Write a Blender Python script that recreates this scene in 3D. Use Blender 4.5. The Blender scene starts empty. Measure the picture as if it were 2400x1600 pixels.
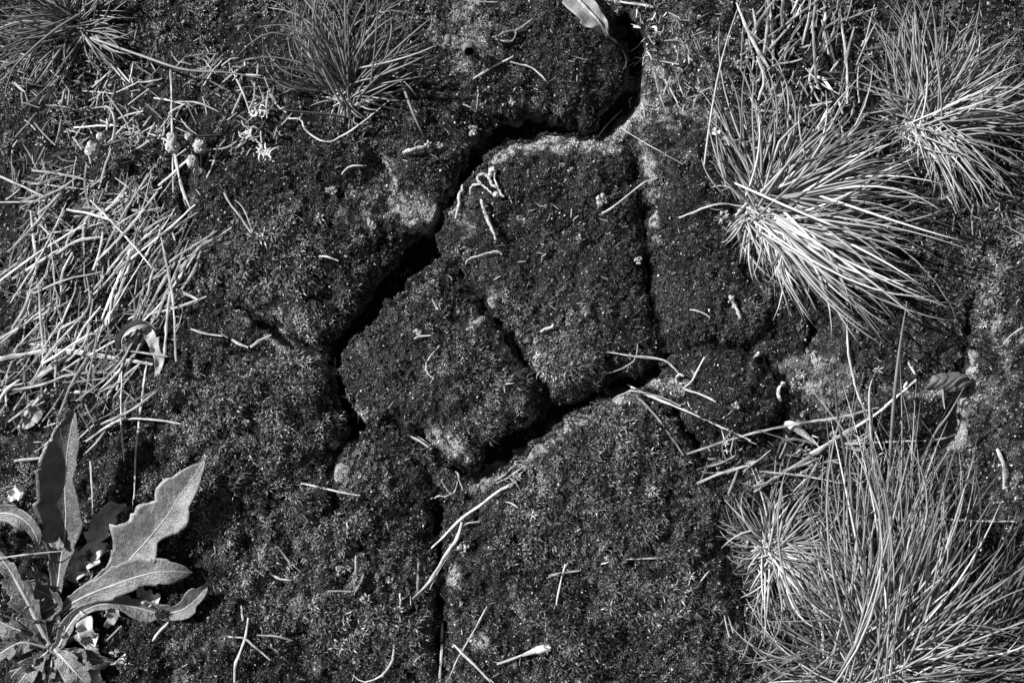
import bpy, math
import numpy as np

# ------------------------------------------------------------------ camera, world, sun, exposure
# All modelling is done in "px" units: 2352 px span the 0.48 m wide patch of ground at z = 0.
U = 0.48 / 2352.0
CX, CY = 1176.0, 784.0
LENS = 35.0
D = 2352.0 * LENS / 36.0          # camera height over the clod tops, in px units
SC = bpy.context.scene
C = SC.collection

cam_data = bpy.data.cameras.new("camera")
cam = bpy.data.objects.new("camera", cam_data)
C.objects.link(cam)
cam.location = (0, 0, D * U)
cam.rotation_euler = (0, 0, 0)
cam_data.lens = LENS
cam_data.sensor_width = 36
cam_data.clip_start = 0.01
cam_data.clip_end = 50
cam_data.dof.use_dof = True
cam_data.dof.focus_distance = (D - 5) * U
cam_data.dof.aperture_fstop = 7.1
SC.camera = cam

SUN_EL = 31.0
SUN_AZ = (-0.915, 0.403)          # horizontal direction towards the sun
world = bpy.data.worlds.new("World")
SC.world = world
world.use_nodes = True
wn = world.node_tree
wn.nodes.clear()
sky = wn.nodes.new("ShaderNodeTexSky")
sky.sky_type = 'NISHITA'
sky.sun_disc = False
sky.sun_elevation = math.radians(SUN_EL)
sky.sun_rotation = math.atan2(SUN_AZ[0], SUN_AZ[1]) % (2 * math.pi)
bw = wn.nodes.new("ShaderNodeRGBToBW")      # a black-and-white photograph: the same sky without its hue
bg = wn.nodes.new("ShaderNodeBackground")
bg.inputs[1].default_value = 0.05
wo = wn.nodes.new("ShaderNodeOutputWorld")
wn.links.new(sky.outputs[0], bw.inputs[0])
wn.links.new(bw.outputs[0], bg.inputs[0])
wn.links.new(bg.outputs[0], wo.inputs[0])

sun_data = bpy.data.lights.new("sun", 'SUN')
sun_data.energy = 5.0
sun_data.angle = math.radians(0.5)
sun_data.color = (1, 1, 1)
sun = bpy.data.objects.new("sun", sun_data)
C.objects.link(sun)
_ce, _se = math.cos(math.radians(SUN_EL)), math.sin(math.radians(SUN_EL))
from mathutils import Vector
sun.rotation_euler = Vector((SUN_AZ[0] * _ce, SUN_AZ[1] * _ce, _se)).to_track_quat('Z', 'Y').to_euler()

SC.view_settings.view_transform = 'Standard'
SC.view_settings.look = 'None'
SC.view_settings.gamma = 1
SC.view_settings.exposure = 0.70
SC.render.engine = 'CYCLES'
SC.cycles.max_bounces = 5
SC.cycles.diffuse_bounces = 2

rng = np.random.default_rng(7)
R_ = rng.random

# ------------------------------------------------------------------ materials
def mat(name, v, rough=0.8, spec=0.3, noise=0.0, nscale=60, bump=0.0, bscale=400, tint=True, rand=0.0,
        stripe=0.0, speck=None, trans=0.0, detail=4):
    m = bpy.data.materials.new(name)
    m.use_nodes = True
    nt = m.node_tree
    b = nt.nodes["Principled BSDF"]
    b.inputs["Roughness"].default_value = rough
    b.inputs["Specular IOR Level"].default_value = spec
    N, L = nt.nodes.new, nt.links.new
    val = N("ShaderNodeValue"); val.outputs[0].default_value = v
    cur = val.outputs[0]
    def mul(a, bb):
        n = N("ShaderNodeMath"); n.operation = 'MULTIPLY'
        L(a, n.inputs[0])
        if isinstance(bb, float): n.inputs[1].default_value = bb
        else: L(bb, n.inputs[1])
        return n.outputs[0]
    def ramp(src, lo, hi, a=0.3, c=0.7):
        n = N("ShaderNodeMapRange"); L(src, n.inputs[0])
        n.inputs[1].default_value = a; n.inputs[2].default_value = c
        n.inputs[3].default_value = lo; n.inputs[4].default_value = hi
        return n.outputs[0]
    tc = N("ShaderNodeTexCoord")
    if tint:
        at = N("ShaderNodeAttribute"); at.attribute_name = "tint"
        cur = mul(cur, at.outputs["Fac"])
    if rand:
        oi = N("ShaderNodeObjectInfo")
        cur = mul(cur, ramp(oi.outputs["Random"], 1 - rand, 1 + rand, 0, 1))
    if noise:
        nz = N("ShaderNodeTexNoise"); L(tc.outputs["Object"], nz.inputs["Vector"])
        nz.inputs["Scale"].default_value = nscale; nz.inputs["Detail"].default_value = detail
        nz.inputs["Roughness"].default_value = 0.65
        cur = mul(cur, ramp(nz.outputs[0], 1 - noise, 1 + noise))
    if speck:
        s, dens, gain = speck
        vo = N("ShaderNodeTexVoronoi"); L(tc.outputs["Object"], vo.inputs["Vector"])
        vo.inputs["Scale"].default_value = s
        sp = N("ShaderNodeSeparateColor"); L(vo.outputs["Color"], sp.inputs[0])
        cur = mul(cur, ramp(sp.outputs[0], 0.7, gain, 1 - dens, 1.0))
    cmb = N("ShaderNodeCombineColor")
    for i in range(3): L(cur, cmb.inputs[i])
    L(cmb.outputs[0], b.inputs["Base Color"])
    if bump:
        nb = N("ShaderNodeTexNoise"); L(tc.outputs["Object"], nb.inputs["Vector"])
        nb.inputs["Scale"].default_value = bscale; nb.inputs["Detail"].default_value = 5
        nb.inputs["Roughness"].default_value = 0.7
        bp = N("ShaderNodeBump"); bp.inputs["Strength"].default_value = 1.0
        bp.inputs["Distance"].default_value = bump
        L(nb.outputs[0], bp.inputs["Height"]); L(bp.outputs[0], b.inputs["Normal"])
    if trans:
        tl = N("ShaderNodeBsdfTranslucent"); L(cmb.outputs[0], tl.inputs[0])
        mx = N("ShaderNodeMixShader"); mx.inputs[0].default_value = trans
        L(b.outputs[0], mx.inputs[1]); L(tl.outputs[0], mx.inputs[2])
        L(mx.outputs[0], nt.nodes["Material Output"].inputs[0])
    return m

M_SOIL = mat("soil", 0.44, 0.95, 0.1, noise=0.45, nscale=120, bump=0.0012, bscale=900, speck=(2500, 0.12, 2.2), detail=8)
M_MOSS = mat("moss_leaf", 0.085, 0.42, 0.6, trans=0.08)
M_GRAIN = mat("sand_grain", 0.5, 0.6, 0.5)
M_STRAW = mat("dead_straw", 0.55, 0.6, 0.35, noise=0.35, nscale=260, bump=0.0002, bscale=1500, rand=0.22, detail=6)
M_BLADE = mat("grass_blade", 0.20, 0.42, 0.5, noise=0.2, nscale=150, rand=0.15, trans=0.1)
M_BLADE_DK = mat("dark_and_shaded_blade", 0.115, 0.42, 0.5, noise=0.2, nscale=150, rand=0.15, trans=0.1)
M_LEAF = mat("rosette_leaf", 0.125, 0.32, 0.75, noise=0.6, nscale=160, bump=0.0009, bscale=420, tint=True, trans=0.1, detail=8)
M_RIB = mat("leaf_midrib", 0.42, 0.5, 0.4, noise=0.3, nscale=200)
M_DEADLEAF = mat("dead_leaf", 0.34, 0.75, 0.25, noise=0.5, nscale=140, bump=0.0006, bscale=420, detail=8)
M_LICHEN = mat("lichen_crust", 0.58, 0.85, 0.15, noise=0.45, nscale=900, bump=0.0009, bscale=1800, detail=6)
M_STICK = mat("twig_bark", 0.45, 0.8, 0.2, noise=0.5, nscale=900, bump=0.0008, bscale=1600, rand=0.15, detail=6)
M_DARKSTEM = mat("dark_stem", 0.05, 0.5, 0.4, noise=0.3, nscale=200)
M_BUD = mat("dry_bud", 0.3, 0.7, 0.3, noise=0.5, nscale=700, bump=0.0006, bscale=1500)
M_DARKLEAF = mat("wrinkled_leaf", 0.11, 0.55, 0.4, noise=0.35, nscale=250, bump=0.0004, bscale=900)

# ------------------------------------------------------------------ mesh helpers (px units in, metres out)
def mesh_obj(name, V, faces, m, parent=None, tint=None, smooth=True, quads=None):
    """V (n,3) px; faces: list/array; tint per vertex."""
    me = bpy.data.meshes.new(name)
    V = np.asarray(V, dtype=np.float64) * U
    if isinstance(faces, list) and faces and isinstance(faces[0], np.ndarray):
        arrs = [f for f in faces if len(f)]
        loops = np.concatenate([f.reshape(-1) for f in arrs]).astype(np.int32)
        tot = np.concatenate([np.full(len(f), f.shape[1], dtype=np.int32) for f in arrs])
    elif isinstance(faces, np.ndarray):
        loops = faces.reshape(-1).astype(np.int32)
        tot = np.full(len(faces), faces.shape[1], dtype=np.int32)
    else:
        loops = np.array([i for f in faces for i in f], dtype=np.int32)
        tot = np.array([len(f) for f in faces], dtype=np.int32)
    start = np.concatenate([[0], np.cumsum(tot)[:-1]]).astype(np.int32)
    me.vertices.add(len(V)); me.vertices.foreach_set("co", V.astype(np.float32).reshape(-1))
    me.loops.add(len(loops)); me.loops.foreach_set("vertex_index", loops)
    me.polygons.add(len(tot)); me.polygons.foreach_set("loop_start", start); me.polygons.foreach_set("loop_total", tot)
    me.polygons.foreach_set("use_smooth", np.full(len(tot), smooth, dtype=bool))
    at = me.attributes.new("tint", 'FLOAT', 'POINT')
    t = np.ones(len(V), dtype=np.float32) if tint is None else np.broadcast_to(np.asarray(tint, dtype=np.float32), (len(V),)).copy()
    at.data.foreach_set("value", t)
    me.update(calc_edges=True)
    me.materials.append(m)
    o = bpy.data.objects.new(name, me)
    C.objects.link(o)
    if parent is not None: o.parent = parent
    return o

def tag(o, label=None, cat=None, group=None, kind=None):
    if label: o["label"] = label
    if cat: o["category"] = cat
    if group: o["group"] = group
    if kind: o["kind"] = kind
    return o

def empty(name, label, cat, group=None):
    o = bpy.data.objects.new(name, None)
    o.empty_display_size = 0.01
    C.objects.link(o)
    return tag(o, label, cat, group)

class MB:
    """collects pieces of ONE part"""
    def __init__(s): s.V, s.Q, s.T, s.t, s.n = [], [], [], [], 0
    def add(s, V, Q=None, T=None, tint=1.0):
        V = np.asarray(V, dtype=float).reshape(-1, 3)
        s.V.append(V)
        if Q is not None and len(Q): s.Q.append(np.asarray(Q) + s.n)
        if T is not None and len(T): s.T.append(np.asarray(T) + s.n)
        s.t.append(np.broadcast_to(np.asarray(tint, dtype=float), (len(V),)))
        s.n += len(V)
    def build(s, name, m, parent=None, smooth=True):
        f = []
        if s.Q: f.append(np.concatenate(s.Q))
        if s.T: f.append(np.concatenate(s.T))
        return mesh_obj(name, np.concatenate(s.V), f, m, parent, np.concatenate(s.t), smooth)

def catmull(P, n):
    P = np.asarray(P, dtype=float)
    if len(P) == 2:
        t = np.linspace(0, 1, n)[:, None]
        return P[0] * (1 - t) + P[1] * t
    Q = np.vstack([2 * P[0] - P[1], P, 2 * P[-1] - P[-2]])
    u = np.linspace(0, len(P) - 1 - 1e-9, n)
    i = u.astype(int); t = (u - i)[:, None]
    a, b, c, d = Q[i], Q[i + 1], Q[i + 2], Q[i + 3]
    return 0.5 * (2 * b + (c - a) * t + (2 * a - 5 * b + 4 * c - d) * t ** 2 + (3 * b - a - 3 * c + d) * t ** 3)

def tube(P, r, sides=5, flat=1.0):
    P = np.asarray(P, dtype=float); n = len(P)
    r = np.broadcast_to(np.asarray(r, dtype=float), (n,))
    T = np.gradient(P, axis=0); T /= np.linalg.norm(T, axis=1, keepdims=True) + 1e-9
    up = np.array([0, 0, 1.0]) if abs(T[:, 2]).mean() < 0.9 else np.array([1.0, 0, 0])
    A = np.cross(T, up); A /= np.linalg.norm(A, axis=1, keepdims=True) + 1e-9
    B = np.cross(A, T)
    th = np.arange(sides) * 2 * math.pi / sides + 0.3
    ring = A[:, None] * np.cos(th)[None, :, None] + B[:, None] * (np.sin(th) * flat)[None, :, None]
    V = (P[:, None] + ring * r[:, None, None]).reshape(-1, 3)
    i = np.arange(n - 1)[:, None] * sides; j = np.arange(sides)[None]; k = (j + 1) % sides
    Q = np.stack([i + j, i + k, i + k + sides, i + j + sides], -1).reshape(-1, 4)
    c0, c1 = len(V), len(V) + 1
    V = np.vstack([V, P[0], P[-1]])
    jj = np.arange(sides); kk = (jj + 1) % sides; b = (n - 1) * sides
    Tt = np.vstack([np.stack([kk, jj, np.full(sides, c0)], -1), np.stack([b + jj, b + kk, np.full(sides, c1)], -1)])
    return V, Q, Tt

def unproj(px, py, z=0.0):
    """photo pixel (0..2352) of a point at height z -> px-unit world xy"""
    k = (D - z) / D
    return np.array([(px - CX) * k, (CY - py) * k])

def vnoise(x, y, s, seed=0):
    g = np.random.default_rng(seed).random((257, 257))
    x = np.asarray(x) / s + 1000.3; y = np.asarray(y) / s + 1000.7
    xi = np.floor(x).astype(int); yi = np.floor(y).astype(int)
    fx = x - xi; fy = y - yi
    fx = fx * fx * (3 - 2 * fx); fy = fy * fy * (3 - 2 * fy)
    xi %= 256; yi %= 256
    return (g[yi, xi] * (1 - fx) * (1 - fy) + g[yi, xi + 1] * fx * (1 - fy) + g[yi + 1, xi] * (1 - fx) * fy + g[yi + 1, xi + 1] * fx * fy) - 0.5

def fbm(x, y, s, o=4, seed=0, g=0.55):
    return sum(vnoise(x, y, s / 2 ** k, seed + k) * g ** k for k in range(o))

# ------------------------------------------------------------------ terrain: cracks and clods
CLODS = [
 ("dark mossy clod at the top edge with a deep shadow along its right side", 34,
  [(1005,-60),(1330,-60),(1390,20),(1425,85),(1432,135),(1415,195),(1378,250),(1338,298),(1290,284),(1235,262),(1195,262),(1140,282),(1085,305),(1060,330),(1010,322),(940,300),(900,262),(905,200),(960,120)]),
 ("small rounded mossy clod with a sunlit sandy foot, upper middle left", 22,
  [(900,300),(945,298),(1010,324),(1058,338),(1062,372),(1040,410),(1012,448),(985,462),(945,458),(915,430),(893,385),(880,340)]),
 ("left central mossy clod, left of the wide diagonal crack", 22,
  [(452,420),(520,372),(650,335),(780,325),(858,345),(868,420),(880,480),(916,512),(956,508),(958,526),(940,556),(912,584),(888,620),(850,644),(826,678),(800,714),(778,740),(756,782),(730,786),(700,782),(655,752),(612,735),(562,705),(520,680),(478,640),(448,560),(440,480)]),
 ("mossy clod low on the left, below the short branching crack", 16,
  [(360,790),(430,752),(500,762),(560,800),(640,820),(715,838),(752,850),(766,900),(782,960),(786,1010),(756,1060),(742,1120),(745,1180),(660,1190),(560,1170),(450,1100),(380,1020),(352,900)]),
 ("large mossy clod ending at the bottom edge, left of the vertical crack", 14,
  [(500,1200),(600,1195),(745,1195),(800,1178),(900,1185),(978,1190),(985,1260),(996,1330),(985,1400),(990,1480),(985,1640),(420,1640),(430,1500),(460,1340)]),
 ("rounded smooth-topped mossy clod in the centre between the two diagonal cracks", 30,
  [(1020,604),(1054,636),(1080,668),(1100,704),(1130,744),(1160,786),(1184,826),(1214,858),(1240,882),(1254,914),(1242,950),(1205,975),(1160,998),(1118,1030),(1086,1066),(1052,1056),(1032,1012),(1000,992),(960,984),(908,966),(862,958),(824,932),(800,890),(800,838),(822,790),(860,754),(888,716),(912,692),(934,662),(954,638),(976,616)]),
 ("largest mossy clod, trapezoid with a sunlit sandy upper rim", 30,
  [(1140,366),(1170,340),(1250,318),(1330,318),(1400,330),(1436,356),(1448,400),(1462,450),(1470,510),(1478,560),(1474,620),(1486,680),(1505,730),(1520,790),(1490,832),(1440,856),(1392,872),(1350,900),(1308,918),(1274,916),(1256,880),(1226,842),(1204,800),(1168,758),(1140,720),(1112,680),(1082,640),(1052,606),(1018,580),(1014,540),(1030,500),(1056,460),(1078,420),(1108,392)]),
 ("mossy clod right of the narrow dark crack, beside the bright grass tuft", 22,
  [(1462,330),(1480,292),(1530,270),(1610,292),(1668,352),(1690,440),(1690,520),(1712,620),(1760,720),(1740,790),(1640,792),(1550,806),(1520,744),(1508,680),(1506,600),(1504,530),(1492,460),(1472,400)]),
 ("low dome of fine dark velvety moss, lower middle right", 60,
  [(1530,836),(1580,806),(1650,796),(1722,816),(1772,852),(1792,904),(1786,960),(1752,1004),(1690,1018),(1620,1000),(1576,962),(1566,910),(1540,880)]),
 ("large bottom clod of coarse moss, right of the vertical crack", 24,
  [(1128,1110),(1180,1062),(1242,1020),(1300,976),(1352,940),(1402,912),(1470,905),(1540,960),(1600,1040),(1650,1130),(1660,1240),(1690,1360),(1730,1500),(1750,1640),(1030,1640),(1030,1530),(1034,1440),(1024,1370),(1030,1290),(1030,1215),(1070,1160)]),
 ("small triangular mossy clod pointing up below the central clod", 20,
  [(772,1072),(800,1028),(846,1002),(892,1000),(936,1022),(966,1070),(992,1116),(990,1170),(900,1172),(810,1164),(778,1140)]),
 ("mossy clod between the two big right tufts, left of the sandy bank", 20,
  [(1880,770),(1960,720),(2060,690),(2150,700),(2205,750),(2206,800),(2190,862),(2166,930),(2160,1000),(2080,1030),(1960,1010),(1890,940),(1850,850)]),
 ("mossy clod at the right edge with a bright sandy bank on its left", 14,
  [(2262,640),(2340,600),(2440,600),(2440,1080),(2330,1060),(2262,1030),(2226,960),(2222,880),(2238,800),(2246,720)]),
]
# (points (x, y, half width), depth)
CRACKS = [
 ([(1440,50,14),(1446,140,32),(1425,230,38),(1370,290,34),(1290,300,24),(1220,290,28),(1140,330,38),(1085,385,36),(1040,470,26),(1008,540,26),(960,600,34),(900,668,34),(846,735,30),(800,790,26),(778,850,18),(786,920,20),(800,985,26),(775,1045,18),(760,1110,10),(768,1180,6)], 78),
 ([(1440,335,6),(1462,390,10),(1482,450,13),(1492,540,12),(1492,640,14),(1505,715,14),(1520,790,6)], 52),
 ([(1020,590,8),(1060,640,14),(1100,690,12),(1150,760,14),(1190,820,18),(1240,880,16),(1262,930,22)], 64),
 ([(1525,830,8),(1470,865,14),(1400,892,18),(1330,925,22),(1262,966,26),(1200,1010,30),(1140,1050,34),(1098,1080,20),(1050,1072,8)], 74),
 ([(540,690,8),(600,735,12),(660,775,13),(720,812,13),(775,830,14)], 44),
 ([(930,975,12),(985,1010,10),(1040,1050,10)], 30),
 ([(940,1060,10),(985,1130,18),(1005,1190,14),(1010,1280,12),(1012,1360,12),(1010,1440,12),(1006,1640,14)], 52),
 ([(2240,690,8),(2226,760,12),(2214,830,16),(2196,900,14),(2190,970,20),(2178,1030,14)], 48),
 ([(1550,945,7),(1572,985,12),(1600,1018,7)], 44),
 ([(1580,800,6),(1650,786,9),(1722,804,11),(1778,846,11),(1800,900,10)], 40),
 ([(1860,740,5),(1875,770,9),(1860,800,5)], 30),
 ([(1030,-20,14),(1036,40,8),(1030,90,4)], 24),
 ([(1800,870,10),(1806,930,12),(1786,990,10)], 50),
 ([(425,450,6),(432,520,10),(430,560,4)], 24),
]
GS = 4.0
X0, X1, Y0, Y1 = -320, 2680, -320, 1900          # raster in photo coords at z = 0 (y down)
RX = np.arange(X0, X1 + 1, GS); RY = np.arange(Y0, Y1 + 1, GS)
GX, GY = np.meshgrid(RX, RY)

def seg_dist(px, py, ax, ay, bx, by):
    dx, dy = bx - ax, by - ay
    t = np.clip(((px - ax) * dx + (py - ay) * dy) / (dx * dx + dy * dy + 1e-9), 0, 1)
    return np.hypot(px - ax - t * dx, py - ay - t * dy), t

def base_height(x, y):
    h = 16 * fbm(x, y, 420, 4, 11) + 9 * fbm(x, y, 70, 3, 31) + 5.0 * fbm(x, y, 17, 2, 51)
    h = h + 17 * fbm(x, y, 40, 2, 61) * np.clip((1050 - x) / 300, 0, 1) * np.clip((y - 700) / 300, 0, 1)
    s = np.clip((900 - x - 0.9 * y) / 900, 0, 1)        # the ground falls away to the upper left
    h = h - 62 * s * s * (3 - 2 * s)
    s2 = np.clip((360 - x) / 500, 0, 1)
    return h - 24 * s2
G0 = base_height(GX, GY)
wx = GX + 16 * fbm(GX, GY, 60, 3, 71); wy = GY + 16 * fbm(GX, GY, 60, 3, 81)
G = G0.copy()
crack_w = np.zeros_like(G)
for pts, depth in CRACKS:
    a = np.array(pts, dtype=float)
    best = np.zeros_like(G)
    for (ax, ay, aw), (bx, by, bw_) in zip(a[:-1], a[1:]):
        d, t = seg_dist(wx, wy, ax, ay, bx, by)
        w = aw + (bw_ - aw) * t
        s = np.clip(1 - (d - w * 0.75) / (w * 0.45 + 7), 0, 1)
        best = np.maximum(best, s * s * (3 - 2 * s) * (0.55 + 0.45 * np.clip(w / 16, 0, 1)))
    if depth not in (78, 74):
        best = best * np.clip(1.1 + 2.2 * fbm(GX, GY, 64, 2, 95), 0.3, 1)
    G = np.minimum(G, G0 - best * depth)
    crack_w = np.maximum(crack_w, best)
G = G + 6 * fbm(GX, GY, 30, 3, 91) * (0.25 + crack_w)

def poly_sd(px, py, poly):
    """positive inside"""
    n = len(poly); inside = np.zeros(px.shape, bool); d = np.full(px.shape, 1e9)
    bx_, by_ = np.zeros(px.shape), np.zeros(px.shape)
    for i in range(n):
        ax, ay = poly[i]; bx, by = poly[(i + 1) % n]
        dx, dy = bx - ax, by - ay
        t = np.clip(((px - ax) * dx + (py - ay) * dy) / (dx * dx + dy * dy + 1e-9), 0, 1)
        qx, qy = ax + t * dx, ay + t * dy
        dd = np.hypot(px - qx, py - qy)
        m = dd < d; d = np.where(m, dd, d); bx_ = np.where(m, qx, bx_); by_ = np.where(m, qy, by_)
        c = ((ay > py) != (by > py)) & (px < (bx - ax) * (py - ay) / (by - ay + 1e-12) + ax)
        inside ^= c
    return np.where(inside, d, -d), bx_, by_

def rough_poly(P, seed, amp=8.5, step=9.0):
    P = np.array(P, dtype=float); n = len(P)
    L = np.linalg.norm(np.roll(P, -1, 0) - P, axis=1).sum()
    Q = catmull(np.vstack([P, P[:1]]), int(L / step))[:-1]
    t = np.roll(Q, -1, 0) - np.roll(Q, 1, 0); t /= np.linalg.norm(t, axis=1, keepdims=True) + 1e-9
    nrm = np.stack([-t[:, 1], t[:, 0]], 1)
    a = amp * 2 * (fbm(Q[:, 0], Q[:, 1], 46, 2, seed) + 1.2 * fbm(Q[:, 0], Q[:, 1], 17, 2, seed + 5))
    return Q + nrm * a[:, None]

H = G.copy(); CID = np.full(G.shape, -1)
clod_info = []
for ci, (lab, top, poly) in enumerate(CLODS):
    Q = rough_poly(poly, 200 + ci)
    x0, y0 = Q.min(0) - 24; x1, y1 = Q.max(0) + 24
    i0, i1 = max(0, int((x0 - X0) / GS)), min(len(RX), int((x1 - X0) / GS) + 2)
    j0, j1 = max(0, int((y0 - Y0) / GS)), min(len(RY), int((y1 - Y0) / GS) + 2)
    sx, sy = GX[j0:j1, i0:i1], GY[j0:j1, i0:i1]
    sd, qx, qy = poly_sd(sx, sy, Q)
    dd = np.clip(sd, 0, None)
    h = G0[j0:j1, i0:i1] + top * (1 - np.exp(-dd / (46 if top < 26 else 62))) * 1.1 + 5 * (1 - np.exp(-dd / 7)) + (8 * fbm(sx, sy, 46, 2, 300 + ci) + (4 if ci in (5, 6, 7, 8, 0, 1) else 8) * fbm(sx, sy, 17, 2, 340 + ci)) * np.clip(dd / 14, 0, 1)
    clod_info.append((i0, i1, j0, j1, sd, qx, qy, h))
    m = sd > 0
    H[j0:j1, i0:i1] = np.where(m, h, H[j0:j1, i0:i1])
    CID[j0:j1, i0:i1] = np.where(m, ci, CID[j0:j1, i0:i1])
    G[j0:j1, i0:i1] = np.where(m, np.minimum(G[j0:j1, i0:i1], h - 10) - np.clip(dd, 0, 8), G[j0:j1, i0:i1])

def samp(A, x, y):
    u = np.clip((np.asarray(x) - X0) / GS, 0, A.shape[1] - 1.001); v = np.clip((np.asarray(y) - Y0) / GS, 0, A.shape[0] - 1.001)
    i = u.astype(int); j = v.astype(int); fx = u - i; fy = v - j
    return A[j, i] * (1 - fx) * (1 - fy) + A[j, i + 1] * fx * (1 - fy) + A[j + 1, i] * (1 - fx) * fy + A[j + 1, i + 1] * fx * fy
def surf(x, y): return samp(H, x, y)
def cid(x, y):
    i = np.clip(np.round((np.asarray(x) - X0) / GS).astype(int), 0, CID.shape[1] - 1); j = np.clip(np.round((np.asarray(y) - Y0) / GS).astype(int), 0, CID.shape[0] - 1)
    return CID[j, i]

# sandy patches (x, y, rx, ry, angle deg)
SAND = [(945,484,95,42,12),(882,430,30,55,-10),(1290,322,128,27,2),(1170,345,40,14,-30),(1420,300,60,18,-25),(1470,262,34,22,0),(1590,262,70,14,5),
        (2218,880,24,110,5),(2210,1000,26,60,0),(1858,900,26,22,0),(1850,826,36,12,0),(2110,905,50,14,0),(1530,884,32,20,0),(640,790,34,14,35),
        (1120,700,12,50,38),(1180,770,14,34,35),(1230,830,10,30,40),(830,955,18,14,0),(1010,1010,50,22,30),(780,1075,18,40,0),(1120,1100,60,14,-35),
        (1230,1034,60,17,-32),(1330,964,60,14,-30),(1430,910,40,14,-10),(1040,1310,14,40,0),(1100,1470,28,22,0),(1490,400,14,50,-12),(1500,500,12,50,-8),(1070,110,44,16,0),
        (1510,205,22,30,0),(1630,262,40,14,0)]
SD = np.zeros_like(G)
for x, y, rx, ry, an in SAND:
    c, s = math.cos(math.radians(an)), math.sin(math.radians(an))
    u = (GX - x) * c + (GY - y) * s; v = -(GX - x) * s + (GY - y) * c
    r = np.hypot(u / rx, v / ry) + 1.3 * fbm(GX, GY, 26, 3, 400)
    SD = np.maximum(SD, np.clip((1.25 - r) / 0.45, 0, 1))
for x, y, rx, ry in [(1080,90,110,110),(1560,150,130,150),(1590,290,110,40),(2290,760,34,200),(2320,1100,30,120),(930,150,70,80),(620,730,60,50),(1860,880,110,80),(1080,330,50,20)]:
    r = np.hypot((GX - x) / rx, (GY - y) / ry) + 1.2 * fbm(GX, GY, 40, 3, 405)
    SD = np.maximum(SD, np.clip((1.25 - r) / 0.6, 0, 1) * np.clip(0.34 + 1.3 * fbm(GX, GY, 22, 3, 407), 0, .75))
SD = np.maximum(SD, np.clip((fbm(GX, GY, 50, 4, 420) - 0.44) * 8, 0, 0.35))

# ground tint: dark humus soil, pale sand
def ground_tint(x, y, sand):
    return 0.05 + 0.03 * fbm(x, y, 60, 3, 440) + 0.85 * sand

# ground sheet: fine grid inside, widening to 3 m each way
ex = 300 * (1.35 ** np.arange(1, 13))
gx = np.concatenate([X0 - np.cumsum(ex / 4)[::-1], RX, X1 + np.cumsum(ex / 4)])
gy = np.concatenate([Y0 - np.cumsum(ex / 4)[::-1], RY, Y1 + np.cumsum(ex / 4)])
n_ = 12
AX, AY = np.meshgrid(gx, gy)
Z = base_height(AX, AY)
edge = np.minimum(np.minimum(AX - X0, X1 - AX), np.minimum(AY - Y0, Y1 - AY))
Z[n_:-n_, n_:-n_] = G
V = np.stack([AX - CX, CY - AY, Z], -1).reshape(-1, 3)
nx, ny = len(gx), len(gy)
ii, jj = np.meshgrid(np.arange(nx - 1), np.arange(ny - 1))
a = (jj * nx + ii).reshape(-1)
F = np.stack([a, a + nx, a + nx + 1, a + 1], -1)
S2 = np.zeros_like(Z); S2[n_:-n_, n_:-n_] = SD
ground = mesh_obj("ground", V, F, M_SOIL, None, ground_tint(AX, AY, S2 * 0.8).reshape(-1))
tag(ground, kind="structure")

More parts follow.
